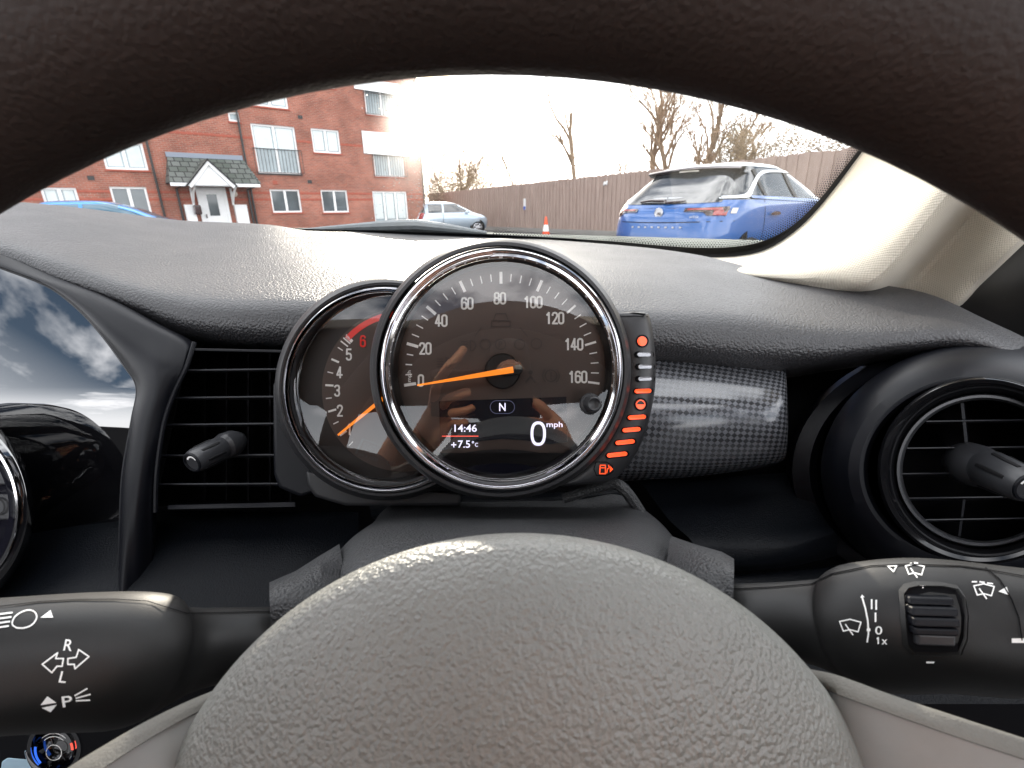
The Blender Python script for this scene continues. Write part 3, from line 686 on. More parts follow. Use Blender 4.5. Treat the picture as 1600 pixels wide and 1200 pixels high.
k.stroke([(1347, 933), (1352, 950), (1356, 970), (1357, 990), (1355, 1003)], 2.6); k.poly([(1344, 934), (1347, 929), (1351, 933)])
k.disc(1357, 984, 3.2, 10)
k.stroke([(1362, 937), (1362, 951)], 2.6); k.stroke([(1369, 938), (1369, 952)], 2.6); k.stroke([(1368, 958), (1368, 971)], 2.8)
k.text('0', 1373, 985, 13, 11); k.digits('1', 1372, 1001, 11, .2); k.text('x', 1382, 1003, 8, 9)
k.text('+', 1442, 914, 10, 10); k.stroke([(1448, 1035), (1459, 1035)], 2.5)
k.stroke([(1583, 1001), (1600, 1001), (1640, 1001)], 7)
k.obj('printed_symbols', 'print', rso)
# thumb roller in its bay
k = Marks(on_surf([rso], .0004))
def rr_pts(u0, v0, u1, v1, r, n=5):
    pts = []
    for cx, cy, a in ((u1 - r, v0 + r, 90), (u0 + r, v0 + r, 180), (u0 + r, v1 - r, 270), (u1 - r, v1 - r, 0)):
        for i in range(n + 1): t = R(a + (90 * i / n if True else 0) - (0 if a != 0 else 0)); pts.append((cx + r * math.cos(t), cy - r * math.sin(t)))
    q = [pts[i] for i in range(len(pts))]
    return q
bay = [(1404, 922), (1412, 912), (1430, 908), (1470, 909), (1495, 914), (1507, 930), (1512, 960), (1510, 1000), (1500, 1024), (1470, 1026), (1425, 1024), (1411, 1010), (1407, 970)]
sb = on_surf([rso], .0007)
P = [sb(*p) for p in bay]; cen = sb(1458, 968)
mb = MB(); n = len(P)
inner = [p + (cen - p) * .07 - BACK * -.0012 for p in P]
mb.add(P + inner, [(i, (i + 1) % n, n + (i + 1) % n, n + i) for i in range(n)])
obj('roller_bay', mb, 'stalk', rso)
mb = MB(); m2 = [p + (cen - p) * .12 + BACK * .0004 for p in P]; mb.add(m2, [tuple(range(n))]); obj('roller_well', mb, 'void', rso, smooth=0)
rol = None
for i, (v0, v1, uu0, uu1) in enumerate(((932, 944, 1419, 1490), (946, 960, 1420, 1493), (962, 976, 1422, 1494), (978, 990, 1424, 1494), (990, 1008, 1432, 1492))):
    q = on_surf([rso], .0016); lift = .0016 * math.sin(PI * (i + .5) / 5)
    a, b, c_, d = q(uu0, v0), q(uu1, v0 + 2), q(uu1, v1 + 2), q(uu0, v1)
    f_ = [p + BACK * lift for p in (a, b, c_, d)]; g_ = [p - BACK * .004 for p in (a, b, c_, d)]
    mb = MB(); mb.prism(f_, g_); obj('roller_rib', mb, 'knobmetal' if i == 4 else 'satin', rso, smooth=0, bevel=.0006)

# ---- climate knob behind the wheel spoke
ck = thing('climate_knob', 'small chrome ringed rotary climate knob with blue and red marks', 'knob', C(85, 1166, .26))
mb = MB(); mb.lathe_px(84, 1170, [(40, .275), (46, .262), (46, .250), (42, .246), (36, .246), (33, .250)], 64); obj('knob_ring', mb, 'chrome', ck)
mb = MB(); mb.lathe_px(84, 1170, [(34, .250), (30, .253), (.5, .252)], 64); obj('knob_face', mb, 'gloss', ck)
k = Marks(flat(.2505)); k.ring(84, 1172, 26, 1.2, 24, 45, 135); k.ring(84, 1172, 21, 1.2, 24, 45, 135); k.ring(84, 1176, 12, 1.2, 24, 0, 360); k.obj('knob_symbol', 'white', ck)
Marks(flat(.2504)).ring(84, 1172, 29, 4, 12, 170, 225).obj('cold_mark', 'blueled', ck); Marks(flat(.2504)).ring(84, 1172, 29, 4, 8, 0, 22).obj('warm_mark', 'lcdr', ck)
mb = MB(); mb.prism([C(u, v, .27) for u, v in ((3, 1190), (12, 1184), (48, 1187), (52, 1215), (0, 1215))], [C(u, v, .272) for u, v in ((3, 1190), (12, 1184), (48, 1187), (52, 1215), (0, 1215))])
prop(obj('plastic_tag', mb, 'tag', None, bevel=.0005), 'pale blue plastic corner beside the climate knob at bottom left', 'tag')

# ---- rev counter
def bezel(par, u, v, prof, m, name, n=128): mb = MB(); mb.lathe_px(u, v, prof, n); return obj(name, mb, m, par, smooth=50)
rc = thing('rev_counter', 'smaller dark rev counter with red arc, half hidden behind the speedometer', 'gauge', C(603, 608, .31))
bezel(rc, 603, 608, [(165, .345), (173, .320), (174, .306), (172, .300), (167, .297), (163, .298), (161.5, .301)], 'bezel', 'bezel')
bezel(rc, 602, 608, [(162, .300), (161, .2965), (158.5, .295), (156.5, .2965), (156, .299), (155.2, .298), (153, .296), (150.5, .2985), (150, .302)], 'chrome', 'chrome_ring')
bezel(rc, 604, 608, [(151, .301), (148, .303), (142, .305), (140, .312)], 'bezel', 'inner_ring')
df = MB(); df.lathe_px(610, 608, [(146, .3125), (.5, .3125)], 96); df = obj('dial_face', df, 'dial2', rc)
# slightly lighter annulus under the scale
mb = MB(); mb.lathe_px(631, 609, [(128, .3120), (.5, .3120)], 96); obj('dial_disc', mb, 'dial', rc)
k = Marks(flat(.3115)); TC = (631, 609)
def tick(k, c, ang, r0, r1, w): a = R(ang); k.stroke([(c[0] + r0 * math.cos(a), c[1] - r0 * math.sin(a)), (c[0] + r1 * math.cos(a), c[1] - r1 * math.sin(a))], w, step=50)
for i in range(11):
    a = 225.5 - (i - 0) * (225.5 - 137.5) / 9.0
    if i <= 9: tick(k, TC, a, 122, 111 if i % 2 else 114, 3.2 if i % 2 else 1.8)
for a in (137.3, 140.3, 143.3): tick(k, TC, a - 1.0, 124, 111, 2.2)
k.obj('scale_ticks', 'white', df)
k = Marks(flat(.3115)); k.ring(631, 609, 119, 9, 30, 96, 138); k.obj('red_arc', 'red', df)
for t, u, v in (('1', 546, 671), ('2', 531, 641.6), ('3', 526.7, 610.4), ('4', 530.5, 582), ('5', 545, 554)):
    Marks(flat(.3112)).digits(t, u, v, 19).obj('numeral', 'white', df)
Marks(flat(.3112)).digits('6', 567, 533, 19).obj('numeral', 'red', df)
k = Marks(flat(.3112)); k.stroke([(556, 708), (567, 686)], 3); k.stroke([(567, 686), (590, 694), (597, 700)], 1.4); k.text('READY', 580, 701, 11, 26, -22); k.text('rpm x 1000', 574, 714, 7, 34, -20); k.text('OFF', 611, 724, 8, 14, -10); k.obj('ready_mark', 'grey', df)
mb = MB(); 
def needle(tip, piv, w0, w1, z):
    t, p = Vector(tip), Vector(piv); d = (p - t).normalized(); nn = Vector((-d.y, d.x)); mb = MB()
    o = [t - nn * w0 / 2, p - nn * w1 / 2, p + nn * w1 / 2, t + nn * w0 / 2]
    mb.prism([C(q.x, q.y, z) for q in o], [C(q.x, q.y, z + .0012) for q in o]); return mb
obj('needle', needle((528, 680), (630, 597), 3, 8, .3075), 'needle', rc, smooth=0)
mb = MB(); mb.lathe_px(631, 600, [(24, .312), (24, .306), (20, .304), (.5, .304)], 48); obj('needle_hub', mb, 'bezel', rc)
mb = MB(); mb.lathe_px(604, 608, [(149, .3035), (100, .3027), (.5, .3022)], 64); obj('cover_glass', mb, 'glass', rc)
# bracket behind it
mb = MB(); 
def block(name, outline, z0, z1, m, par, bev=.002, smooth=35):
    mb = MB(); mb.prism([C(u, v, z0) for u, v in outline], [C(u, v, z1) for u, v in outline]); return obj(name, mb, m, par, bevel=bev, smooth=smooth)
block('mount_bracket', [(427, 598), (470, 590), (520, 760), (470, 776), (436, 762), (428, 740)], .322, .36, 'satin', rc)
block('mount_bracket', [(478, 735), (600, 760), (720, 770), (720, 790), (540, 790), (492, 776), (480, 758)], .318, .37, 'bezel', rc)

# ---- speedometer
SP = thing('speedometer', 'large round speedometer reading 0 with orange needle and lit display', 'gauge', C(783, 577, .285))
bezel(SP, 782, 577, [(196, .335), (204, .300), (204.5, .285), (203, .279), (199, .2755), (194, .2755), (191.5, .278)], 'bezel', 'bezel')
bezel(SP, 783.5, 577, [(191.5, .2785), (190, .2750), (187, .2738), (184.5, .2752), (184, .2775), (183, .2772), (181, .2752), (177, .2750), (173.5, .2772), (173, .280)], 'chrome', 'chrome_ring')
bezel(SP, 784, 578, [(174, .2785), (171, .281), (165, .283), (162, .289)], 'bezel', 'inner_ring')
df = MB(); df.lathe_px(784, 579, [(170, .2895), (.5, .2895)], 128); df = obj('dial_face', df, 'dial', SP)
k = Marks(flat(.2888)); SC = (784, 579)
for i in range(33):
    a = 188.6 - i * 196.2 / 32
    if i in (1, 2, 3): tick(k, SC, a, 150, 141, 2.0)
    elif i % 4 == 0: tick(k, SC, a, 153, 137, 4.6 if i < 24 else 3.4)
    else: tick(k, SC, a, 151, 140, 1.8)
k.obj('scale_ticks', 'white', df)
for t, u, v in (('0', 657.6, 594.6), ('20', 664.5, 544.5), ('40', 689.5, 501), ('60', 730, 474), ('80', 781, 466), ('100', 833, 472), ('120', 867, 497), ('140', 896.8, 538), ('160', 903, 589)):
    Marks(flat(.2886)).digits(t, u, v, 19.5, .15, .50).obj('numeral', 'white', df)
Marks(flat(.2886)).text('mph', 640, 588, 7.5, 18, 90).obj('unit_mark', 'white', df)
k = Marks(flat(.2887))   # unlit warning symbols
k.stroke([(771, 500), (775, 490), (790, 490), (794, 500)], 1.5); k.stroke([(768, 501), (797, 501), (797, 510), (768, 510)], 1.5, True)
k.stroke([(742, 525), (752, 512)], 1.5); k.stroke([(824, 525), (813, 512)], 1.5)
for u, v in ((735, 540), (697, 567)):
    k.ring(u, v, 8, 1.5, 20, -90, 90); k.stroke([(u, v - 8), (u, v + 8)], 1.5)
    for dv in (-6, -2, 2, 6): k.stroke([(u - 5, v + dv), (u - 14, v + dv)], 1.2)
for u, v in ((758, 538), (782, 538), (812, 538), (838, 537)): k.ring(u, v, 8, 1.4, 20)
k.ring(861, 587, 9, 1.6, 24); k.ring(861, 587, 13, 1.4, 10, 130, 230); k.ring(861, 587, 13, 1.4, 10, -50, 50); k.stroke([(861, 581), (861, 589)], 1.6); k.disc(861, 592, 1.2, 8)
k.text('P', 782, 538, 9); k.disc(829, 582, 3.5, 12); k.stroke([(822, 597), (829, 588), (836, 597)], 3)
k.obj('warning_symbols', 'faint', df)
mb = MB(); o = [(686, 627), (885, 620), (887, 691), (860, 694), (820, 688), (784, 686), (745, 690), (715, 700), (688, 704)]
mb.prism([C(u, v, .2884) for u, v in o], [C(u, v, .2892) for u, v in o]); scr = obj('display_screen', mb, 'screen', SP, smooth=0)
k = Marks(flat(.2881)); k.ring(776, 636, 10, 1.1, 16, 90, 270); k.ring(794, 636, 10, 1.1, 16, -90, 90); k.stroke([(776, 626), (794, 626)], 1.1); k.stroke([(776, 646), (794, 646)], 1.1); k.obj('gear_frame', 'lcdd', scr)
Marks(flat(.2880)).text('N', 785, 636, 12.5, 10).obj('gear_letter', 'lcdw', scr)
Marks(flat(.2880)).text('14:46', 727.5, 669, 11.5, 35).obj('clock_digits', 'lcdw', scr)
Marks(flat(.2880)).stroke([(691, 681.5), (747, 681.5)], 1.4).obj('divider_line', 'lcdr', scr)
k = Marks(flat(.2880)); k.text('+', 709, 695, 8); k.text('7.5', 725, 694, 11.5, 19); k.ring(739, 691, 1.3, 1, 8); k.text('C', 744.5, 695, 6, 4.6); k.obj('temperature_digits', 'lcdw', scr)
k = Marks(flat(.2880)); 
a_, b_ = [], []
for i in range(48):
    t = 2 * PI * i / 48; ex = lambda c, p: math.copysign(abs(c) ** p, c)
    a_.append((841 + 12 * ex(math.cos(t), .8), 677.5 - 19 * ex(math.sin(t), .85))); b_.append((841 + 7.6 * ex(math.cos(t), .8), 677.5 - 14.6 * ex(math.sin(t), .85)))
for i in range(48): k.poly([a_[i], a_[(i + 1) % 48], b_[(i + 1) % 48], b_[i]])
k.obj('speed_digit', 'lcdw', scr)
Marks(flat(.2880)).text('mph', 866.5, 664.5, 11, 25).obj('speed_unit', 'lcdw', scr)
# lower dark hump and its lens
mb = MB(); pts = [(655, 690)] + [(784 + 98 * math.cos(R(a)), 748 - 60 * math.sin(R(a))) for a in range(165, 14, -6)] + [(912, 690)]
arc = [(784 + 168 * math.cos(R(a)), 579 + 168 * math.sin(R(a))) for a in range(40, 141, 5)]
mb.prism([C(u, v, .2879) for u, v in [(784 + 140 * math.cos(R(a)), 762 - 60 * math.sin(R(a))) for a in range(150, 29, -5)] + [p for p in arc if p[1] > 705]], [C(u, v, .2889) for u, v in [(784 + 140 * math.cos(R(a)), 762 - 60 * math.sin(R(a))) for a in range(150, 29, -5)] + [p for p in arc if p[1] > 705]])
obj('lower_lens', mb, 'dialpanel', SP, smooth=0)
mb = MB(); mb.lathe_px(784, 752, [(85, .2876), (.5, .2872)], 64, 0, 2 * PI, 1, .33); obj('lens_hump', mb, 'screen', SP)
mb = MB(); mb.lathe_px(785, 580, [(28, .289), (28, .284), (26, .282), (.5, .2815)], 64); obj('needle_hub', mb, 'black', SP)
mb = MB(); cap = [(805 + 12 * math.cos(R(a)), 577 + 9.5 * math.sin(R(a))) for a in range(-90, 91, 15)] + [(790 + 10 * math.cos(R(a)), 578.5 + 9.5 * math.sin(R(a))) for a in range(90, 271, 15)]
mb.prism([C(u, v, .2795) for u, v in cap], [C(u, v, .282) for u, v in cap]); obj('needle_cap', mb, 'black', SP, bevel=.0008)
obj('needle', needle((652, 602), (802, 577.5), 2.2, 10, .2787), 'needle', SP, smooth=0)
mb = MB(); mb.lathe_px(784, 578, [(171, .2800), (120, .2786), (60, .2780), (.5, .2778)], 96)
# a hole for the reset pin is hidden by the pin itself
obj('cover_glass', mb, 'glass', SP)
mb = MB(); mb.lathe_px(0, 0, [(17, .2795, 922, 631), (16, .277, 923, 631), (13, .2765, 924, 631), (11.5, .272, 927, 631), (11.5, .268, 929, 631.5), (9.5, .2672, 929, 631.5), (6, .2682, 929, 631.5), (.5, .2684, 929, 631.5)], 40); obj('reset_pin', mb, 'bezel', SP)

# ---- fuel gauge
fg = thing('fuel_gauge', 'curved fuel gauge with lit red bars on the right of the speedometer', 'gauge', C(1000, 620, .29))
out = curve([(968, 489), (990, 487), (1008, 488.5), (1014, 493), (1020, 520), (1024, 560), (1024, 600), (1018, 640), (1007, 680), (992, 712), (975, 735), (962, 747), (942, 754), (915, 757), (880, 760)], 60)
inn = curve([(930, 489), (948, 510), (962, 540), (970, 575), (968, 610), (960, 645), (945, 675), (925, 705), (900, 730), (870, 750), (850, 757)], 60)
def fgz(t): return .290 + .004 * (2 * t - 1) ** 2
rowsf = []
N5 = 8
for j in range(N5 + 1):
    f = j / N5; rr_ = []
    for i in range(60):
        a, b = inn[i], out[i]; zz = .2925 - .0045 * math.sin(PI * min(1, f * 1.0)) ** .8 + (.004 if j == N5 else 0)
        rr_.append(C(a[0] + (b[0] - a[0]) * f, a[1] + (b[1] - a[1]) * f, zz))
    rowsf.append(rr_)
rowsf.append([C(b[0] - 1, b[1], .325) for b in out])
mb = MB(); mb.grid(rowsf)
top = [C(u, v, z) for u, v, z in ((966, 490, .292), (990, 488, .290), (1010, 490, .291), (1010, 489, .325), (990, 486, .325), (966, 489, .325))]
mb.add(top, [(0, 1, 2, 3, 4, 5)])
fgo = obj('gauge_body', mb, 'bezel', fg, smooth=40)
sfg = on_surf([fgo], .0003)
s = Marks(sfg); s.stroke([(970, 495), (990, 493.5), (1012, 495)], 1.3); s.obj('cap_seam', 'void', fgo)
Marks(sfg).ring(1003.5, 533, 9.3, 1.6).obj('badge_outline', 'void', fgo); Marks(sfg).ring(1001, 632, 9.6, 1.6).obj('badge_outline', 'void', fgo); s = Marks(sfg)
s.stroke([(931, 722), (948, 722), (957, 728), (958, 737), (948, 743), (932, 743), (928, 733)], 1.4, True); s.obj('badge_outline', 'void', fgo)
for u, v, w, t in ((1006.5, 554, 30, 0), (1008, 573, 30, 0), (1008, 592, 30, -1), (1005, 611, 30, -2), (995.5, 652, 32, -4), (987, 671.5, 32, -5), (977, 691, 34, -6), (964.5, 710.5, 36, -6)):
    c_, s_ = math.cos(R(t)), math.sin(R(t))
    def pl(w_, h_, dv=0):
        pts = []
        for sx, a0 in ((1, -90), (-1, 90)):
            for q in range(0, 181, 45): a = R(a0 + q); x, y = sx * (w_ / 2 - h_ / 2) + h_ / 2 * math.cos(a), h_ / 2 * math.sin(a) + dv; pts.append((u + x * c_ - y * s_, v + x * s_ + y * c_))
        return pts
    on_ = t != 0 and v > 600
    Marks(on_surf([fgo], .0007)).poly(pl(w + 2, 10)).obj('bar_slot', 'void', fgo)
    P = [on_surf([fgo], .0016)(*q) for q in pl(w - 4 if on_ else w - 8, 6.4)]
    mb = MB(); mb.prism(P, [p - BACK * .0016 for p in P]); obj('level_bar', mb, 'led' if on_ else 'ledoff', fgo, smooth=0, bevel=.0002)
    
Marks(on_surf([fgo], .0010)).disc(1003.5, 533, 7.4).obj('full_mark', 'led', fgo)
k = Marks(on_surf([fgo], .0010)); k.ring(1001, 632, 6.6, 1.6); k.poly([(995, 632)] + [(1001 + 6 * math.cos(R(a)), 632 + 6 * math.sin(R(a))) for a in range(180, -1, -20)]); k.obj('half_mark', 'led', fgo)
k = Marks(on_surf([fgo], .0010)); k.stroke([(938, 727), (946, 727), (946, 740), (937, 740)], 1.6, True); k.stroke([(948, 739), (949, 733), (952, 731), (951, 727)], 1.4); k.poly([(953, 728), (958, 733), (953, 738)]); k.stroke([(939, 731), (945, 731)], 1.2); k.obj('pump_symbol', 'led', fgo)

# ---- steering wheel
sw = thing('steering_wheel', 'leather steering wheel seen from inches away, rim overhead and grained boss below', 'steering wheel', C(790, 1423, .12))
mb = MB(); RC, TR = 1750, 150
cz = .088; vs = []; fs = []; NA, NB = 160, 40
for i in range(NA):
    a = 2 * PI * i / NA; ctr = C(764 + RC * math.cos(a), 1698 - RC * math.sin(a), cz + .004 * math.sin(a))
    rad = (RIGHT * math.cos(a) + UPV * math.sin(a))
    for k2 in range(NB):
        b = 2 * PI * k2 / NB; r = TR * cz / F; vs.append(ctr + rad * (r * math.cos(b)) + BACK * (r * 1.0 * math.sin(b)))
for i in range(NA):
    for k2 in range(NB): fs.append((i * NB + k2, i * NB + (k2 + 1) % NB, ((i + 1) % NA) * NB + (k2 + 1) % NB, ((i + 1) % NA) * NB + k2))
mb.add(vs, fs); obj('rim', mb, 'rim', sw)
mb = MB(); hp = [(560, .150), (584, .135), (590, .126), (588, .1215), (578, .1165), (555, .1125), (500, .1070), (400, .1012), (250, .0962), (100, .0938), (1, .0935)]
mbk = MB(); mbk.lathe_px(812, 1423, [(560, .150), (562, .153), (400, .160), (1, .160)], 96); obj('boss_back', mbk, 'void', sw)
pp = curve([(a, b) for a, b in hp], 50)
mb.lathe_px(812, 1423, pp, 160); obj('boss', mb, 'hub', sw)
def spoke(name, rows, m):
    if rows[0][0][0] < 800: rows = [r + [(r[-1][0] - 330, r[-1][1] + 130, .098), (r[-1][0] - 640, r[-1][1] + 200, .094)] for r in rows]
    else: rows = [r + [(r[-1][0] + 250, r[-1][1] + 110, .098), (r[-1][0] + 480, r[-1][1] + 190, .094)] for r in rows]
    bk = [[(u, v + 6, z + .010) for u, v, z in r] for r in rows]
    obj(name.replace('spoke_', 'spoke_back_'), loft_px(bk, 16, 10), 'void', sw) if name == 'spoke_face' else None
    mb = loft_px(rows, 24, 16); return obj(name, mb, m, sw)
M['spoke'] = dusty(mat('spoke_grey', (.215, .215, .205), .45, spec=.5), 200, .08, .06)
M['spokeg'] = leather(mat('spoke_grained', (.15, .145, .13), .6, spec=.3), 1500, .00012, .1)
spoke('spoke_shoulder', [[(352, 1092, .145), (300, 1108, .135), (240, 1136, .125), (180, 1170, .12), (110, 1212, .115), (0, 1290, .11)], [(345, 1075, .140), (290, 1097, .13), (230, 1126, .121), (170, 1160, .117), (100, 1204, .112), (0, 1280, .108)], [(345, 1080, .136), (290, 1105, .127), (232, 1136, .119), (172, 1172, .114), (102, 1218, .109), (0, 1296, .105)], [(345, 1094, .134), (290, 1122, .125), (240, 1150, .118), (180, 1188, .112), (110, 1234, .107), (0, 1310, .104)]], 'spokeg')
spoke('spoke_face', [[(350, 1096, .1335), (290, 1123, .1255), (240, 1151, .1185), (180, 1189, .1125), (110, 1235, .1075), (0, 1312, .104)], [(370, 1200, .13), (300, 1230, .120), (260, 1260, .115), (200, 1300, .11), (140, 1340, .105), (40, 1400, .102)], [(400, 1500, .13), (340, 1500, .12), (300, 1500, .115), (240, 1500, .11), (200, 1500, .105), (100, 1500, .102)]], 'spoke')
spoke('spoke_shoulder', [[(1240, 1050, .145), (1270, 1056, .14), (1310, 1064, .132), (1400, 1097, .122), (1500, 1130, .116), (1620, 1168, .111), (1760, 1215, .108)], [(1240, 1040, .14), (1268, 1046, .135), (1312, 1056, .127), (1400, 1088, .119), (1500, 1121, .113), (1620, 1160, .109), (1760, 1207, .106)], [(1245, 1052, .136), (1275, 1060, .131), (1315, 1072, .124), (1400, 1104, .116), (1500, 1138, .111), (1620, 1178, .107), (1760, 1225, .104)], [(1260, 1066, .134), (1290, 1077, .129), (1320, 1089, .122), (1400, 1118, .115), (1500, 1153, .110), (1620, 1193, .106), (1760, 1240, .103)]], 'spokeg')
spoke('spoke_face', [[(1255, 1066, .1345), (1290, 1078, .1295), (1320, 1090, .1225), (1400, 1119, .1155), (1500, 1154, .1105), (1620, 1194, .1065), (1760, 1241, .1035)], [(1240, 1200, .13), (1290, 1210, .125), (1330, 1220, .12), (1400, 1240, .114), (1500, 1280, .109), (1620, 1320, .105), (1760, 1360, .102)], [(1240, 1500, .13), (1290, 1500, .125), (1330, 1500, .12), (1400, 1500, .114), (1500, 1500, .109), (1620, 1500, .105), (1760, 1500, .102)]], 'spoke')

# ---- windscreen, its black border and pillar
ws = thing('windscreen', 'car windscreen with black dotted border and rain specks above the dashboard', 'windscreen', W(800, 380))
mb = MB(); g = []
for j in range(13):
    t = j / 12; Y = .95 - t * .87; h = -.045 + (.86 - Y) * (.46 / .70)
    g.append([EYE + Vector((x * .07, Y, h)) for x in range(-12, 11)])
mb.grid(g); obj('glass_pane', mb, 'wglass', ws, fixn=False)
fin = curve([(380, 352), (480, 357.5), (560, 359.5), (650, 362.5), (750, 366), (860, 371), (960, 377), (1040, 384), (1100, 387), (1150, 385), (1190, 377), (1225, 361), (1255, 338), (1285, 306), (1315, 268), (1342, 233), (1375, 190), (1420, 130)], 120)
fot = curve([(380, 362), (480, 366), (560, 370), (650, 378), (750, 385), (860, 392), (960, 400), (1040, 412), (1110, 420), (1160, 418), (1215, 405), (1255, 388), (1290, 360), (1330, 320), (1365, 275), (1395, 235), (1420, 195), (1460, 130)], 120)
mb = MB(); mb.grid([[W(u, v, .003) for u, v in fin], [W(u, v, .003) for u, v in fot]]); obj('black_border', mb, 'frit', ws, fixn=False)
# dots fading inwards
mb = MB()
for r_i in range(6):
    rad = 1.55 - .2 * r_i; i = 0.0; acc = 2.2 * (r_i % 2)
    for j in range(1, 120):
        a, b = Vector(fin[j - 1]), Vector(fin[j]); d = (b - a); L_ = d.length; nrm = Vector((d.y, -d.x)) / L_
        while acc < L_:
            p = a + d / L_ * acc + nrm * (1.6 + r_i * 3.1 * (.55 + .45 * min(1, j / 70)))
            if p.x > 770:
                q = rad * (.8 if p.x < 950 else 1); mb.add([W(p.x + q * math.cos(t * PI / 3), p.y + q * math.sin(t * PI / 3), .003) for t in range(6)], [tuple(range(6))])
            acc += 4.4
        acc -= L_
        acc += 0
obj('border_dots', mb, 'frit', ws, smooth=0, fixn=False)
mb = MB(); rnd = random.Random(3)
for i in range(420):
    u = 545 + abs(rnd.gauss(0, 1)) * 0 + rnd.random() ** .7 * 120; v = rnd.uniform(120, 345)
    if rnd.random() > ((u - 540) / 125) ** 1.2 * 1.1: continue
    p = W(u, v, -.001); q = rnd.uniform(.0004, .0011); mb.lathe(p, WN, [(q, 0), (q * .8, q * .35), (q * .4, q * .5), (.00001, q * .55)], 6)
for i in range(70):
    u = rnd.uniform(680, 1300); v = rnd.uniform(130, 340); p = W(u, v, -.001); q = rnd.uniform(.00025, .0006); mb.lathe(p, WN, [(q, 0), (q * .8, q * .35), (.00001, q * .5)], 6)
o = obj('rain_drops', mb, 'drop', ws); o['kind'] = 'stuff'

ap = thing('windscreen_pillar', 'cream fabric-covered windscreen pillar at the right', 'pillar', C(1350, 400, .5))
pl = [[W(u, v, .006) for u, v in curve([(1062, 398), (1110, 402), (1160, 399), (1200, 388), (1240, 363), (1275, 330), (1310, 287), (1345, 240), (1385, 190), (1440, 115), (1500, 30)], 50)]]
def zr(p): return p
A1 = curve([(1062, 408, .62), (1130, 418, .60), (1210, 418, .57), (1270, 402, .55), (1330, 368, .53), (1380, 322, .51), (1425, 270, .49), (1470, 212, .47), (1520, 140, .44), (1560, 80, .42)], 50)
A2 = curve([(1100, 425, .58), (1200, 440, .55), (1290, 450, .505), (1345, 446, .475), (1385, 420, .46), (1428, 370, .445), (1475, 310, .43), (1530, 245, .41), (1600, 180, .41), (1650, 110, .39)], 50)
A3 = curve([(1110, 440, .60), (1210, 450, .56), (1300, 462, .53), (1365, 470, .55), (1412, 450, .535), (1462, 400, .51), (1515, 340, .48), (1580, 280, .43), (1640, 210, .41), (1700, 130, .39)], 50)
A4 = curve([(1120, 460, .64), (1220, 470, .61), (1320, 485, .57), (1400, 500, .545), (1482, 480, .50), (1525, 440, .475), (1575, 392, .44), (1630, 340, .42), (1700, 270, .40), (1760, 200, .385)], 50)
A5 = curve([(1120, 470, .66), (1220, 480, .62), (1320, 495, .57), (1405, 510, .54), (1490, 484, .52), (1532, 444, .51), (1582, 396, .49), (1638, 344, .47), (1708, 274, .45), (1768, 204, .43)], 50)
rows = [[(0, 0, 0)]] 
G = [pl[0]] + [[C(*q) for q in r] for r in (A1, A2, A3, A4, A5)]
for j_, r_ in enumerate(G):
    tgt = EYE + Vector((.50 + .035 * j_, .13 - .035 * j_, .462 - .004 * j_)); p_ = r_[-1]
    r_ += [p_.lerp(tgt, q / 12) for q in range(1, 13)]
G2 = []
for j in range(len(G) - 1):
    for k_ in range(8):
        t = k_ / 8; row = []
        for i in range(62):
            p = [tuple(G[q][i]) for q in range(len(G))]; row.append(Vector(cr(p, j + t)))
        G2.append(row)
G2.append(G[-1]); mb = MB(); mb.grid(G2); obj('pillar_cover', mb, 'pillar', ap)

# ---- door at the right: black frame and inner panel
dr = thing('car_door', 'black door frame and seal beyond the windscreen pillar, far right', 'car door', C(1600, 450, .55))
mb = loft_px([[(1440, 520, .60), (1478, 478, .56), (1540, 425, .53), (1600, 372, .50), (1680, 300, .47)], [(1500, 560, .54), (1560, 520, .50), (1620, 470, .46), (1700, 420, .43), (1780, 380, .41)], [(1560, 640, .50), (1640, 600, .45), (1720, 560, .42), (1800, 540, .39), (1900, 540, .37)]], 20, 16)
obj('door_seal', mb, 'black', dr)
EX = EYE
def slab(par, name, c, sx, sy, sz, m, rot=None, bev=.01): mb = MB(); mb.box(EX + Vector(c), sx, sy, sz, rot); return obj(name, mb, m, par, bevel=bev)
slab(dr, 'door_card', (.68, -.25, -.38), .05, 1.5, .58, 'black')
slab(dr, 'window_frame', (.66, -.60, .16), .04, .10, .56, 'black')
prop(slab(None, 'passenger_door', (-1.02, -.25, -.38), .05, 1.5, .58, 'black'), 'black passenger door inner panel on the left', 'car door')
rf = thing('car_roof', 'cream roof lining around an opening added to let sky light in', 'roof', EX + Vector((-.2, -.5, .5)))  # unseen roof; its opening is added and sized to light the wheel boss
slab(rf, 'header', (-.17, .01, .455), 1.66, .26, .03, 'head')
slab(rf, 'side_rail', (.58, -.75, .43), .16, 1.4, .05, 'head'); slab(rf, 'side_rail', (-.94, -.75, .43), .16, 1.4, .05, 'head')
slab(rf, 'rear_lining', (-.17, -1.17, .44), 1.66, 1.22, .04, 'head')
slab(rf, 'side_pillar', (-.96, -.62, .15), .05, .14, .56, 'head'); slab(rf, 'side_pillar', (.66, -.72, .15), .03, .14, .56, 'head')
# ================================================================== OUTSIDE
M['wiper'] = dusty(mat('grey_wiper_arm', (.20, .22, .23), .45), 60, .3)
M['scuttle'] = dusty(mat('scuttle_plastic', (.24, .25, .21), .6), 60, .3)

g = MB(); g.add([(-300, -120, 0), (300, -120, 0), (300, 400, 0), (-300, 400, 0)], [(0, 1, 2, 3)])
prop(obj('ground', g, 'asphalt', None, smooth=0, fixn=False), kind='structure')
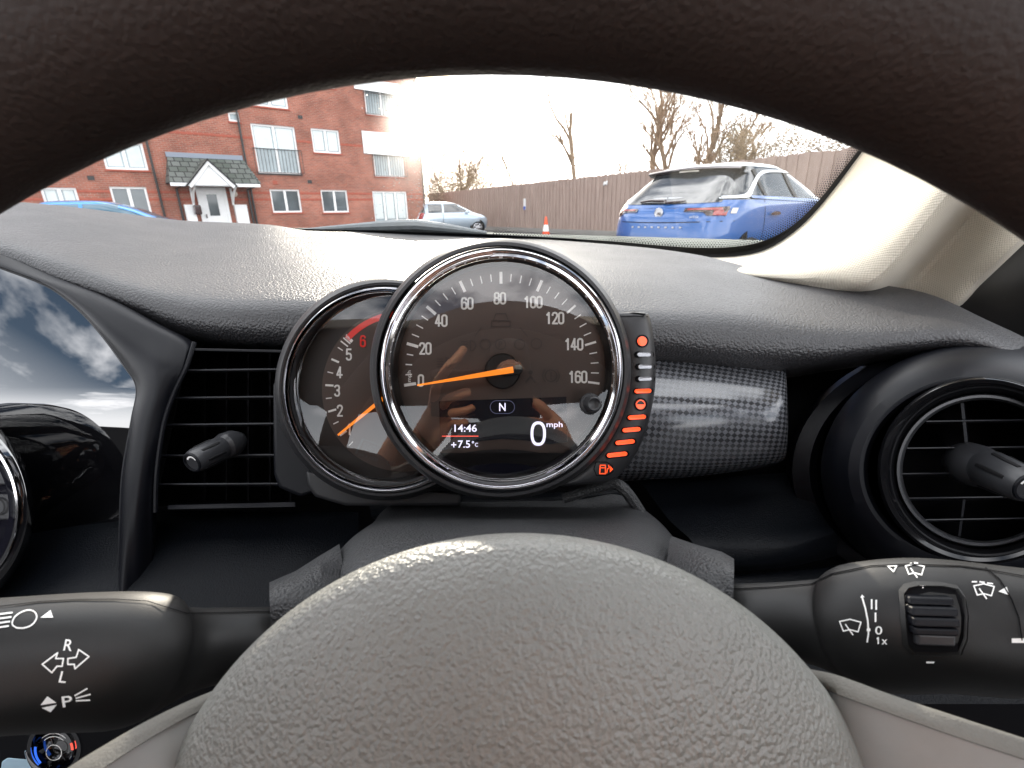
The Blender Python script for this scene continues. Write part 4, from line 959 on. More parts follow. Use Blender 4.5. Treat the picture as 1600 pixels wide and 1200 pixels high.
# ---- brick flats
FA = at_y(0, 300, 19.4); FB = at_y(662, 300, 31.5); FA.z = 0; FB.z = 0
fe = (FB - FA).normalized(); fnm = Vector((fe.y, -fe.x, 0))
def fpx(u, v):
    p = on_plane(u, v, FA, fnm); return (p - FA).dot(fe), p.z
SE = (FB - FA).length
def fw(s, h, d=0): return FA + fe * s + Vector((0, 0, h)) + fnm * d
bl = thing('apartment_building', 'red brick apartment building with white windows behind the dashboard', 'building', fw(SE * .5, 0))
wins = []   # s0 s1 h0 h1 type
def wpx(u0, v0, u1, v1, typ):
    um, vm = (u0 + u1) / 2, (v0 + v1) / 2
    s0, _ = fpx(u0, vm); s1, _ = fpx(u1, vm); _, h1 = fpx(um, v0); _, h0 = fpx(um, v1); wins.append((s0, s1, h0, h1, typ))
wpx(68, 293, 124, 332, 'b2'); wpx(176, 292, 233, 334, 'd2')
wpx(160, 222, 227, 265, 'b2'); wpx(398, 196, 465, 271, 'j'); wpx(488, 202, 531, 239, 'b2')
wpx(583, 209, 630, 276, 'r'); wpx(424, 296, 470, 332, 'd2'); wpx(503, 297, 544, 332, 'd2'); wpx(584, 299, 637, 347, 'b3')
wpx(570, 128, 619, 181, 'r2'); wpx(390, 120, 447, 167, 'b2'); wpx(357, 175, 374, 190, 'sm')
wpx(60, 130, 118, 175, 'b2'); wpx(170, 110, 225, 155, 'b2')
wpx(474, 90, 520, 135, 'b2')
holes = [(a, b, c, d) for a, b, c, d, t in wins]
HT = 10.2; S0 = -14
ss = sorted(set([S0, SE] + [q for h in holes for q in h[:2]])); hs = sorted(set([0, HT] + [q for h in holes for q in h[2:]]))
mb = MB()
for i in range(len(ss) - 1):
    for j in range(len(hs) - 1):
        cs, ch = (ss[i] + ss[i + 1]) / 2, (hs[j] + hs[j + 1]) / 2
        if any(h[0] < cs < h[1] and h[2] < ch < h[3] for h in holes): continue
        q = [(ss[i], hs[j]), (ss[i + 1], hs[j]), (ss[i + 1], hs[j + 1]), (ss[i], hs[j + 1])]
        mb.add([fw(*x) for x in q], [(0, 1, 2, 3)], q)
for a, b, c, d in holes:
    for (p, q) in (((a, c), (b, c)), ((b, c), (b, d)), ((b, d), (a, d)), ((a, d), (a, c))):
        mb.add([fw(*p), fw(*q), fw(*q, -.14), fw(*p, -.14)], [(0, 1, 2, 3)], [p, q, (q[0] + .14, q[1]), (p[0] + .14, p[1])])
# gable end and back
mb.add([fw(SE, 0), fw(SE, 0, -9), fw(SE, HT, -9), fw(SE, HT)], [(0, 1, 2, 3)], [(0, 0), (9, 0), (9, HT), (0, HT)])
mb.add([fw(S0, 0, -9), fw(S0, 0), fw(S0, HT), fw(S0, HT, -9)], [(0, 1, 2, 3)], [(0, 0), (9, 0), (9, HT), (0, HT)])
mb.add([fw(SE, 0, -9), fw(S0, 0, -9), fw(S0, HT, -9), fw(SE, HT, -9)], [(0, 1, 2, 3)], [(0, 0), (30, 0), (30, HT), (0, HT)])
obj('wall', mb, 'brick', bl, smooth=0)
# roof: kept low so that the low sun clears it
mb = MB(); mb.prism([fw(S0 - .3, HT, .4), fw(SE + .3, HT, .4), fw(SE + .3, HT + 2.2, -4.5), fw(S0 - .3, HT + 2.2, -4.5)], [fw(S0 - .3, HT - .1, .4), fw(SE + .3, HT - .1, .4), fw(SE + .3, HT - .1, -9.3), fw(S0 - .3, HT - .1, -9.3)])
obj('roof', mb, 'slate', bl, smooth=0)
def fbox(mb, s0, s1, h0, h1, d0, d1):
    v = [fw(s, h, d) for d in (d0, d1) for s, h in ((s0, h0), (s1, h0), (s1, h1), (s0, h1))]
    mb.add(v, [(0, 1, 2, 3), (7, 6, 5, 4), (0, 4, 5, 1), (1, 5, 6, 2), (2, 6, 7, 3), (3, 7, 4, 0)])
def fobj(name, boxes, m, par=None, **k):
    mb = MB()
    for b in boxes: fbox(mb, *b)
    return obj(name, mb, m, par, smooth=0, **k)
for (a, b, c, d, t) in wins:
    fw_ = .075; n = 3 if t == 'b3' else (1 if t == 'sm' else 2)
    fr_ = [(a, b, c, c + fw_, -.13, -.05), (a, b, d - fw_, d, -.13, -.05), (a, a + fw_, c + fw_, d - fw_, -.13, -.05), (b - fw_, b, c + fw_, d - fw_, -.13, -.05)]
    for k in range(1, n): x = a + (b - a) * k / n; fr_.append((x - fw_ * .75, x + fw_ * .75, c + fw_, d - fw_, -.13, -.055))
    w_ = fobj('window', fr_, 'upvc', bl)
    for k in range(n):
        x0, x1 = a + (b - a) * k / n, a + (b - a) * (k + 1) / n
        fobj('pane', [(x0 + fw_ * .7, x1 - fw_ * .7, c + fw_, d - fw_, -.12, -.10)], 'panedark' if t == 'd2' else 'pane', w_)
        if t in ('b2', 'b3', 'j'): fobj('blind', [(x0 + .12, x1 - .12, c + (d - c) * (.12 if t != 'j' else .5), d - .09, -.098, -.094)], 'blind', w_)
    fobj('sill', [(a - .05, b + .05, c - .07, c - .003, -.10, .05)], 'brickband' if t != 'j' else 'pipe', w_)
    if t in ('j', 'r', 'r2'):
        hb = c + 1.05 if t != 'r2' else c + 1.0
        bars = [(a - .12, b + .12, hb, hb + .04, .08, .12), (a - .12, b + .12, c + .02, c + .05, .08, .12)] + [(a - .12 + (b - a + .24) * k / 14, a - .105 + (b - a + .24) * k / 14, c + .05, hb, .09, .11) for k in range(15)]
        fobj('balcony_rail', bars, 'pipe', w_)
    if t in ('r', 'r2'): fobj('white_screen', [(a - .55, b + .20, c + 1.12, d + .02, .02, .07)], 'upvc', w_)
# brick bands
b0 = []
for (u, v) in ((450, 285), (450, 322)): pass
_, hb1 = fpx(450, 300); _, hb2 = fpx(450, 318)
mb = MB()
def band(h0, h1):
    cuts = sorted([(max(S0, x[0]), x[1]) for x in holes if x[2] < h1 and x[3] > h0]); s = S0; out = []
    for a, b in cuts + [(SE, SE)]:
        if a > s: out.append((s, a, h0, h1, .0, .012))
        s = max(s, b)
    return out
fobj('brick_band', band(1.72, 1.80) + band(2.02, 2.10) + band(4.42, 4.50), 'brickband', bl)
for u0, v0, v1 in ((244, 225, 345), (386, 185, 352), (664, 100, 352)):
    s, _ = fpx(u0, v0 * .5 + v1 * .5); mb = MB(); s = min(s, SE - .05)
    mb.tube([fw(s, 0.05, .09), fw(s, HT, .09)], .045, 10); obj('downpipe', mb, 'pipe', bl)
for u, v in ((469, 183), (484, 284), (142, 278), (430, 285)):
    s, h = fpx(u, v); fobj('air_brick', [(s - .11, s + .11, h - .08, h + .08, .0, .015)], 'pipe' if u != 430 else 'brickband', bl)
# ---- porch
s0, hT = fpx(249, 248); s1, _ = fpx(390, 262); _, hE = fpx(320, 288)
po = thing('entrance_porch', 'tiled entrance porch with white gable over a white front door', 'porch', fw((s0 + s1) / 2, 0, .6))
_, hTop = fpx(320, 246); dp = 1.15
mb = MB(); mb.add([fw(s0, hE, dp), fw(s1, hE, dp), fw(s1 - .3, hTop, .02), fw(s0 + .3, hTop, .02)], [(0, 1, 2, 3)], [(0, 0), (s1 - s0, 0), (s1 - s0 - .3, 1.3), (.3, 1.3)])
mb.add([fw(s0, hE, dp), fw(s0, hE, 0.02), fw(s0 + .3, hTop, .02)], [(0, 1, 2)], [(0, 0), (1, 0), (1, 1)]); mb.add([fw(s1, hE, dp), fw(s1, hE, 0.02), fw(s1 - .3, hTop, .02)], [(0, 1, 2)], [(0, 0), (1, 0), (1, 1)])
obj('roof', mb, 'slate', po, smooth=0, solid=.06)
fobj('lead_flashing', [(s0 + .25, s1 - .25, hTop - .05, hTop + .14, .02, .10)], 'lead', po)
fobj('fascia_board', [(s0, s1, hE - .14, hE - .01, dp - .05, dp)], 'upvc', po)
for sp1 in (s0 + .35, s1 - .3):
    mb = MB(); mb.tube([fw(sp1, .05, .12), fw(sp1, hE - .2, .12), fw(sp1 + .1, hE - .12, dp - .2)], .05, 8); obj('rain_pipe', mb, 'pipe', po)
a, _ = fpx(284, 288); b, _ = fpx(356, 292); m_ = (a + b) / 2; _, hg = fpx(317, 255); bt = hE - .12
def gable(s_l, s_r, hb, ht, d0, d1, name, mm, w=.0):
    mb = MB(); mb.prism([fw(s_l, hb, d1), fw(s_r, hb, d1), fw((s_l + s_r) / 2, ht, d1)], [fw(s_l, hb, d0), fw(s_r, hb, d0), fw((s_l + s_r) / 2, ht, d0)]); return obj(name, mb, mm, po, smooth=0)
gable(a + .12, b - .12, bt + .02, hg - .12, dp + .02, dp + .12, 'gable_panel', 'upvc')
mb = MB()
for sA, sB in ((a, m_), (b, m_)):
    mb.prism([fw(sA, bt, dp + .2), fw(sB, hg, dp + .2), fw(sB, hg - .17, dp + .2), fw(sA + (.1 if sA < sB else -.1), bt - .1, dp + .2)], [fw(sA, bt, dp + .13), fw(sB, hg, dp + .13), fw(sB, hg - .17, dp + .13), fw(sA + (.1 if sA < sB else -.1), bt - .1, dp + .13)])
obj('barge_board', mb, 'upvc', po, smooth=0)
mb = MB()
for sA in (a - .08, b + .08): mb.add([fw(sA, bt, dp + .24), fw(m_, hg + .08, dp + .24), fw(m_, hg + .08, .2), fw(sA, bt, .6)], [(0, 1, 2, 3)], [(0, 0), (1, 0), (1, 1), (0, 1)])
obj('gable_roof', mb, 'slate', po, smooth=0, solid=.05)
da, _ = fpx(311, 325); db, _ = fpx(357, 325); _, dh = fpx(333, 293)
fobj('door_frame', [(da, da + .12, 0, dh, .02, .12), (db - .12, db, 0, dh, .02, .12), (da + .12, db - .12, dh - .1, dh, .02, .12)], 'upvc', po)
dd = fobj('door', [(da + .12, db - .12, .02, dh - .1, .02, .08)], 'upvc', po)
fobj('door_glass', [(da + .38, db - .42, 1.05, dh - .3, .08, .095)], 'panedark', dd)
fobj('door_handle', [(da + .2, da + .24, .95, 1.12, .08, .13)], 'lampdark', dd)
for u in (300, 362): s, _ = fpx(u, 310); mb = MB(); mb.tube([fw(s, 1.6, .1), fw(s, 2.0, .5), fw(s, hE - .14, dp - .1)], .05, 8); mb.tube([fw(s, 1.5, .1), fw(s, hE - .15, .1)], .05, 8); obj('bracket', mb, 'upvc', po)
for u0, u1, v0 in ((286, 302, 320), (364, 383, 320)):
    x0, h = fpx(u0, v0); x1, _ = fpx(u1, v0); prop(fobj('meter_box', [(x0, x1, 0.3, h, .02, .25)], 'upvc', None), 'white meter cupboard %s of the flats entrance door' % ('left' if u0 < 300 else 'right'), 'meter cupboard', 'meter cupboards')
s, h = fpx(306, 328); prop(fobj('door_mat_box', [(s - .15, s + .15, h - .2, h + .2, .26, .45)], 'lampdark', None, bevel=.05), 'small dark box on the wall left of the entrance door', 'post box')
s, h = fpx(366, 303); mb = MB(); mb.lathe(fw(s, h, .02), fnm, [(.13, 0), (.13, .05), (.09, .09), (.001, .1)], 24); prop(obj('wall_light', mb, 'lamp_clear', None), 'round bulkhead light on the brick right of the door', 'light')

# ---- pavement in front of the flats
mb = MB(); mb.prism([fw(S0, .12, 2.4), fw(SE + 6, .12, 2.4), fw(SE + 6, .12, -.0), fw(S0, .12, 0)], [fw(S0, -.05, 2.4), fw(SE + 6, -.05, 2.4), fw(SE + 6, -.05, 0), fw(S0, -.05, 0)])
prop(obj('pavement', mb, 'kerb', None, smooth=0), kind='structure')

# ---- fence
def hz(u): return 330 - (u - 800) * .0192
def fence_pt(u, px): Y = 856 * 1.24 / px; p = at_y(u, hz(u), Y); return Vector((p.x, p.y, 0))
Pf = [fence_pt(672, 28.5), fence_pt(1165, 70.5), fence_pt(1440, 95)]
Pf.append(Pf[2] + (Pf[2] - Pf[1]).normalized() * 13)
fen = thing('board_fence', 'tall weathered close-board timber fence behind the parked cars', 'fence', Pf[1])
FH = 2.26
mb = MB(); rnd = random.Random(5); uvx = 0
for a, b in zip(Pf, Pf[1:]):
    d = (b - a); L_ = d.length; d.normalize(); n_ = Vector((-d.y, d.x, 0)); n_ = n_ if n_.dot(EYE - a) > 0 else -n_
    x = 0; k = 0
    while x < L_ - .05:
        w = .125 if a is Pf[0] else .155; hh = FH + rnd.uniform(-.02, .02); o1 = .0 if k % 2 else .028
        p, q = a + d * x, a + d * (x + w - .004); t = rnd.uniform(0, 30)
        mb.add([p + n_ * o1, q + n_ * (o1 + .006), q + n_ * (o1 + .006) + Vector((0, 0, hh)), p + n_ * o1 + Vector((0, 0, hh)), p - n_ * .03, q - n_ * .03, q - n_ * .03 + Vector((0, 0, hh)), p - n_ * .03 + Vector((0, 0, hh))],
               [(0, 1, 2, 3), (5, 4, 7, 6), (3, 2, 6, 7), (1, 5, 6, 2), (4, 0, 3, 7)], [(t, 0), (t + w, 0), (t + w, hh), (t, hh), (t, 0), (t, 0), (t, hh), (t, hh)])
        x += w; k += 1
obj('boards', mb, 'fence', fen, smooth=0)
for a, b in zip(Pf, Pf[1:]):
    d = (b - a).normalized(); n_ = Vector((-d.y, d.x, 0)); n_ = n_ if n_.dot(EYE - a) > 0 else -n_
    mb = MB(); mb.prism([a + n_ * .05 + Vector((0, 0, .0)), b + n_ * .05, b + n_ * .05 + Vector((0, 0, .2)), a + n_ * .05 + Vector((0, 0, .2))], [a + n_ * .034, b + n_ * .034, b + n_ * .034 + Vector((0, 0, .2)), a + n_ * .034 + Vector((0, 0, .2))])
    obj('gravel_board', mb, 'kerb', fen, smooth=0)
fd = (Pf[1] - Pf[0]).normalized(); fn2 = Vector((-fd.y, fd.x, 0)); fn2 = fn2 if fn2.dot(EYE - Pf[0]) > 0 else -fn2
def fence_at(u, v): return on_plane(u, v, Pf[0] + fn2 * .04, fn2)
p = fence_at(820, 319); mb = MB(); mb.add([p + fd * x + Vector((0, 0, z)) + fn2 * t for t in (0, .02) for x, z in ((-.1, -.26), (.1, -.26), (.1, .26), (-.1, .26))], [(0, 1, 2, 3), (7, 6, 5, 4), (0, 4, 5, 1), (1, 5, 6, 2), (2, 6, 7, 3), (3, 7, 4, 0)])
sg = prop(obj('notice_sign', mb, 'upvc', None, smooth=0), 'small white notice with a blue foot fixed to the fence', 'sign')
mb = MB(); mb.add([p + fd * x + Vector((0, 0, z)) + fn2 * .024 for x, z in ((-.1, -.26), (.1, -.26), (.1, -.10), (-.1, -.10))], [(0, 1, 2, 3)]); obj('blue_panel', mb, 'signblue', sg, smooth=0, fixn=False)
p = fence_at(946, 286); mb = MB()
for i in range(9): a = rnd.uniform(0, 6.3); c = p + fd * rnd.uniform(-.10, .10) + Vector((0, 0, rnd.uniform(-.05, .05))) + fn2 * .01; mb.lathe(c, fn2, [(.05, 0), (.04, .02), (.001, .03)], 8)
prop(obj('paint_splat', mb, 'upvc', None), 'small pale scuffed patch high on the fence boards', 'patch')

# ---- traffic cone
p = at_y(853, 371.0, 1); d = ray(853, 369.5); t = -EYE.z / d.z; pc = EYE + d * t
co = thing('traffic_cone', 'orange and white traffic cone standing by the fence', 'traffic cone', pc)
mb = MB(); mb.box(pc + Vector((0, 0, .03)), .40, .40, .06); obj('base', mb, 'conered', co, bevel=.02)
mb = MB(); mb.lathe(pc, (0, 0, 1), [(.16, .06), (.135, .2)], 32, ref=(0, 1, 0)); mb.lathe(pc, (0, 0, 1), [(.088, .46), (.035, .76), (.025, .77), (.001, .77)], 32, ref=(0, 1, 0)); obj('cone', mb, 'conered', co)
mb = MB(); mb.lathe(pc, (0, 0, 1), [(.136, .2), (.089, .46)], 32, ref=(0, 1, 0)); obj('sleeve', mb, 'conewhite', co)

# ---- cars
def make_car(name, label, heading, rear_right, Lc, Wc, Hc, paint, roofpaint, prof, belt, rooflev, group=None):
    """prof: [(z, rear y, front y, half width)] by height. local +y forward, +x right; rear_right = world ground point under the rear right corner"""
    fwd = Vector((math.sin(R(heading)), math.cos(R(heading)), 0)); rgt = Vector((fwd.y, -fwd.x, 0))
    o0 = Vector((rear_right.x, rear_right.y, 0)) - rgt * Wc / 2
    car = thing(name, label, 'car', o0 + fwd * Lc / 2, group)
    def P(x, y, z): return o0 + rgt * x + fwd * y + Vector((0, 0, z))
    def lv_(z):
        if z <= prof[0][0]: return prof[0][1:]
        for a, b in zip(prof, prof[1:]):
            if a[0] <= z <= b[0]:
                i = prof.index(a); t = (z - a[0]) / (b[0] - a[0]); f = byu([(q[0], q[1], q[2], q[3]) for q in prof], [z])[0]; return f[1:]
        return prof[-1][1:]
    EXn = 5.0
    def side(y, z, sgn=1):
        yr, yf, w = lv_(z); c, a = (yr + yf) / 2, (yf - yr) / 2; q = min(1, abs((y - c) / a)); return sgn * w * max(0, 1 - q ** EXn) ** (1 / EXn)
    def rear(x, z, front=False):
        yr, yf, w = lv_(z); c, a = (yr + yf) / 2, (yf - yr) / 2; q = min(1, abs(x / w)); yy = a * max(0, 1 - q ** EXn) ** (1 / EXn); return c + yy if front else c - yy
    def skin(z0, z1, n, nm, m, inset=0):
        rows_ = []
        for j in range(n + 1):
            z = z0 + (z1 - z0) * j / n; yr, yf, w = lv_(z); c, a = (yr + yf) / 2, (yf - yr) / 2; row = []
            for k in range(96):
                t = 2 * PI * k / 96; ct, st = math.cos(t), math.sin(t)
                x = (w - inset) * math.copysign(abs(ct) ** (2 / EXn), ct); y = c + (a - inset) * math.copysign(abs(st) ** (2 / EXn), st); row.append(P(x, y, z))
            rows_.append(row)
        mb = MB(); mb.grid(rows_, close=True); return mb
    mb = skin(prof[0][0], belt, 24, '', 0); body = obj('body', mb, paint, car, smooth=50)
    mb = skin(belt, rooflev, 16, '', 0, .004); gh = obj('glasshouse', mb, 'carglass', car, smooth=50)
    mb = skin(rooflev, prof[-1][0] - .001, 8, '', 0)
    nb = len(mb.v); mb.f.append(tuple(range(nb - 96, nb))); mb.mi.append(0)
    obj('roof', mb, roofpaint, car, smooth=60)
    def spatch(pts, m, nm, off=.006, sgn=1, par=None, n=6, **kw):
        """patch on a side, pts: quad strip [( y, z_bottom, z_top )]"""
        rows_ = []
        cs = pts if len(pts) > 8 else curve(pts, max(len(pts) * 5, 8))
        for j in range(n + 1): rows_.append([P(side(y, zb + (zt - zb) * j / n, sgn) + sgn * off, y, zb + (zt - zb) * j / n) for y, zb, zt in cs])
        mb = MB(); mb.grid(rows_); return obj(nm, mb, m, par or car, smooth=50, fixn=False)
    def rpatch(pts, m, nm, off=.006, par=None, n=6, front=False):
        """patch on the tail, pts [(x, z_bottom, z_top)]"""
        rows_ = []; cs = pts if len(pts) > 8 else curve(pts, max(len(pts) * 5, 8)); sg = 1 if front else -1
        for j in range(n + 1): rows_.append([P(x, rear(x, zb + (zt - zb) * j / n, front) + sg * off, zb + (zt - zb) * j / n) for x, zb, zt in cs])
        mb = MB(); mb.grid(rows_); return obj(nm, mb, m, par or car, smooth=50, fixn=False)
    def wheel(y, sgn, r=.33):
        x = side(y, .4, sgn) ; w_ = P(x - sgn * .02, y, r)
        ax = rgt * sgn
        mb = MB(); mb.lathe(P(x - sgn * .0, y, r + .02), ax, [(r + .07, .004), (r + .065, .016), (.01, .016)], 40, ref=(0, 0, 1)); obj('wheel_arch', mb, 'void' if True else paint, car)
        mb = MB(); mb.lathe(w_, ax, [(r * .62, .055), (r * .9, .06), (r, .03), (r, -.18)], 40, ref=(0, 0, 1)); wo = obj('wheel', mb, 'rubber', car)
        mb = MB(); mb.lathe(w_, ax, [(r * .68, .058), (r * .62, .062), (r * .60, .04)], 40, ref=(0, 0, 1))
        for k in range(7):
            a = 2 * PI * k / 7; dv = fwd * math.cos(a) + Vector((0, 0, math.sin(a))); mb.tube([w_ + ax * .05 + dv * .03, w_ + ax * .055 + dv * r * .62], [.035, .022], 6)
        mb.lathe(w_, ax, [(.07, .05), (.05, .065), (.001, .065)], 16, ref=(0, 0, 1)); obj('rim', mb, 'alloy', wo)
    return dict(car=car, P=P, side=side, rear=rear, spatch=spatch, rpatch=rpatch, wheel=wheel, fwd=fwd, rgt=rgt, lv=lv_)
def ground_at(u, Y): p = at_y(u, hz(u), Y); return Vector((p.x, p.y, 0))

# blue crossover close by at the right
prof = [(.22, .10, 4.25, .80), (.40, .02, 4.36, .89), (.62, .0, 4.38, .915), (.80, .03, 4.34, .92), (.92, .07, 4.28, .915), (1.02, .14, 3.95, .90), (1.10, .23, 3.35, .87), (1.20, .38, 3.10, .80), (1.34, .54, 2.78, .725), (1.46, .72, 2.46, .665), (1.54, .78, 2.2, .62), (1.60, .98, 1.9, .52), (1.625, 1.15, 1.6, .3)]
prof = [(z if z < 1.2 else 1.2 + (z - 1.2) * .84, a, b, c) for z, a, b, c in prof]
K = make_car('parked_car', 'blue crossover car with black and white roof parked at the right, rear towards us', 50, ground_at(1136, 5.75), 4.38, 1.84, 1.56, 'blue', 'whitepaint', prof, 1.08, 1.485)
car, P = K['car'], K['P']
# tailgate glass is blue-black; side pillars
for sgn in (1, -1):
    K['spatch']([(.36, 1.12, 1.16), (.55, 1.12, 1.27), (.8, 1.12, 1.42), (.95, 1.13, 1.50), (1.05, 1.25, 1.515)] if False else [(.30, 1.10, 1.14), (.45, 1.115, 1.25), (.62, 1.13, 1.36), (.78, 1.17, 1.43), (.98, 1.33, 1.455)], 'carglass', 'rear_quarter', .004, sgn)
    # white strip sweeping from the roof down to the tail
    K['spatch']([(.24, 1.10, 1.125), (.50, 1.10, 1.13), (.70, 1.12, 1.165), (.95, 1.25, 1.30), (1.2, 1.37, 1.41), (1.5, 1.42, 1.45), (2.0, 1.43, 1.455), (2.4, 1.42, 1.445)], 'whitepaint', 'roof_strip', .012, sgn)
    K['spatch']([(.72, 1.10, 1.125), (1.2, 1.08, 1.12), (2.0, 1.06, 1.10), (3.0, 1.04, 1.08)], 'blue', 'waist_line', .012, sgn)
    for y0, y1 in ((1.05, 1.12), (1.92, 2.02)): K['spatch']([(y0, 1.10, 1.44), ((y0 + y1) / 2, 1.10, 1.45), (y1, 1.10, 1.45)], 'black', 'door_pillar', .008, sgn)
    for y in (1.0, 1.98, 3.05): K['spatch']([(y, .35, 1.08), (y + .006, .35, 1.08), (y + .012, .35, 1.08)], 'void', 'door_gap', .003, sgn)
    K['spatch']([(1.12, .90, .915), (1.2, .895, .935), (1.32, .895, .935), (1.38, .90, .92)], 'lampdark', 'door_handle', .03, sgn)
    K['spatch']([(.3, .24, .34), (1.5, .24, .36), (3.2, .24, .36)], 'black', 'sill_trim', .012, sgn)
    K['wheel'](.78, sgn); K['wheel'](3.45, sgn)
# rear screen: black gloss upper and spoiler
mb = MB()
def rp(x, z, off=.01): return P(x, K['rear'](x, z) - off, z)
K['rpatch']([(-.74, 1.06, 1.30), (-.60, 1.055, 1.42), (-.4, 1.05, 1.44), (0, 1.045, 1.45), (.4, 1.05, 1.44), (.60, 1.055, 1.42), (.70, 1.06, 1.30)], 'rearglass', 'rear_screen', .008)
sp_ = [(-.62, 1.52), (0, 1.565), (.62, 1.52)]
mb = MB(); rr2 = []
for j, (dy, dz) in enumerate(((.22, .035), (-.02, .012), (-.05, -.012), (.02, -.05), (.16, -.06))): rr2.append([P(x, .70 + dy + abs(x) * .12, 1.485 + dz - x * x * .07) for x in [-.66 + 1.32 * i / 20 for i in range(21)]])
mb.grid(rr2); obj('spoiler', mb, 'lampdark', car, smooth=50)
K['rpatch']([(-.14, 1.438, 1.453), (0, 1.441, 1.456), (.14, 1.438, 1.453)], 'lamp_clear', 'high_brake_lamp', .06)
mb = MB(); mb.tube([rp(.02, 1.07, .03), rp(.02, 1.085, .05), rp(-.20, 1.095, .045), rp(-.36, 1.08, .03)][::-1], [.012, .015, .02, .03], 8); mb.tube([rp(.05, 1.065, .03), rp(.30, 1.08, .03)], [.02, .008], 8); obj('rear_wiper', mb, 'lampdark', car)
for sgn in (-1, 1):
    X = lambda *q: [(sgn * a, b, c) for a, b, c in q]
    K['rpatch'](X((.34, .955, .995), (.50, .955, 1.0), (.66, .935, 1.005), (.78, .90, 1.01)), 'lampdark', 'tail_lamp', .014)
    K['rpatch'](X((.38, .975, .992), (.55, .975, .994), (.74, .97, .997)), 'lamp_red', 'light_bar', .022)
    K['spatch']([(.12, .91, 1.0), (.18, .91, 1.0), (.26, .94, .995), (.34, .975, .985)], 'lampdark', 'side_lamp', .016, sgn)
    K['rpatch'](X((.68, .915, .965), (.73, .91, .968), (.78, .91, .97)), 'lamp_red', 'brake_lamp', .024)
    K['rpatch'](X((.80, .93, .99), (.83, .93, .99)), 'lamp_clear', 'indicator_lamp', .02)
K['rpatch']([(-.46, .60, .70), (-.3, .59, .71), (0, .59, .715), (.3, .59, .71), (.46, .60, .70)], 'lampdark' if False else 'blue', 'plate_recess', -.02)
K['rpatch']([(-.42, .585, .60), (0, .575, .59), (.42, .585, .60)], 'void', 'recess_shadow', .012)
K['rpatch']([(-.85, .24, .42), (-.4, .24, .40), (0, .24, .40), (.4, .24, .40), (.85, .24, .42)], 'black', 'rear_bumper', .02)
K['rpatch']([(-.83, .84, .850), (0, .825, .835), (.83, .84, .850)], 'void', 'tailgate_gap', .004)
c0 = rp(0, .945, .012); ax = -K['fwd']
mb = MB(); mb.lathe(c0, ax, [(.062, 0), (.062, .008), (.054, .012), (.050, .008), (.001, .008)], 32, ref=(0, 0, 1)); em = obj('round_badge', mb, 'alloy', car)
def tailfn(x, z, off): return lambda a, b: rp(x + a, z + b, off)
mk = MB()
def tmark(txt, x, z, h, w, off):
    vs, fs, W_, H_ = textmesh(txt); mb.add([rp(x + a / W_ * w, z + b / H_ * h, off) for a, b in vs], fs)
mb = MB()
gz = [(-.03, -.03), (-.012, -.02), (-.015, .0), (-.03, .012), (-.02, .034), (.0, .03), (.006, .012), (.022, .02), (.034, .006), (.02, -.004), (.03, -.022), (.012, -.035), (.004, -.018)]
mb.add([rp(a, .945 + b, .024) for a, b in gz], [tuple(range(len(gz)))]); obj('badge_emblem', mb, 'lampdark', em, smooth=0, fixn=False)
mb = MB(); tmark('HTO', .49, .895, .026, .10, .012); obj('model_letters', mb, 'alloy', car, smooth=0, fixn=False)
mb = MB()
for i in range(8): mb.box(rp(-.35 + i * .1, .775, .008), .03, .006, .018, Matrix.Rotation(-R(50), 3, 'Z'))
obj('tailgate_letters', mb, 'alloy', car, smooth=0)

# small silver hatchback in the middle distance
prof2 = [(.22, .10, 3.35, .70), (.45, .0, 3.42, .78), (.70, .02, 3.40, .80), (.85, .08, 3.2, .79), (.95, .12, 2.85, .77), (1.05, .18, 2.62, .72), (1.25, .32, 2.2, .64), (1.40, .42, 1.88, .57), (1.46, .60, 1.6, .46), (1.49, .9, 1.3, .25)]
S = make_car('parked_car', 'small silver-blue hatchback parked before the far end of the fence', 76, ground_at(652, 24.2), 3.6, 1.6, 1.49, 'silver', 'silver', prof2, .98, 1.38)
for sgn in (1, -1):
    for y0, y1 in ((.36, .52), (1.18, 1.26)): S['spatch']([(y0, .97, 1.38), ((y0 + y1) / 2, .97, 1.38), (y1, .97, 1.38)], 'silver', 'door_pillar', .012, sgn)
    S['spatch']([(2.62, .96, 1.02), (2.4, 1.06, 1.14), (2.2, 1.16, 1.26), (1.95, 1.28, 1.38)], 'silver', 'door_pillar', .014, sgn)
    S['spatch']([(1.2, .3, .97), (1.21, .3, .97), (1.22, .3, .97)], 'void', 'door_gap', .004, sgn)
    S['wheel'](.62, sgn, .29); S['wheel'](2.85, sgn, .29)
    S['rpatch']([(sgn * .52, .74, .95), (sgn * .6, .72, 1.0), (sgn * .7, .72, .98)], 'lamp_red', 'tail_lamp', .02)
    S['spatch']([(.06, .74, .9), (.12, .74, .98), (.2, .82, .96)], 'lamp_red', 'side_lamp', .02, sgn)
    mb = MB(); mb.box(S['P'](sgn * .84, 2.35, 1.0), .14, .1, .12); obj('door_mirror', mb, 'silver', S['car'], bevel=.03)
S['rpatch']([(-.5, .60, .70), (0, .58, .70), (.5, .60, .70)], 'void', 'plate_recess', .01)

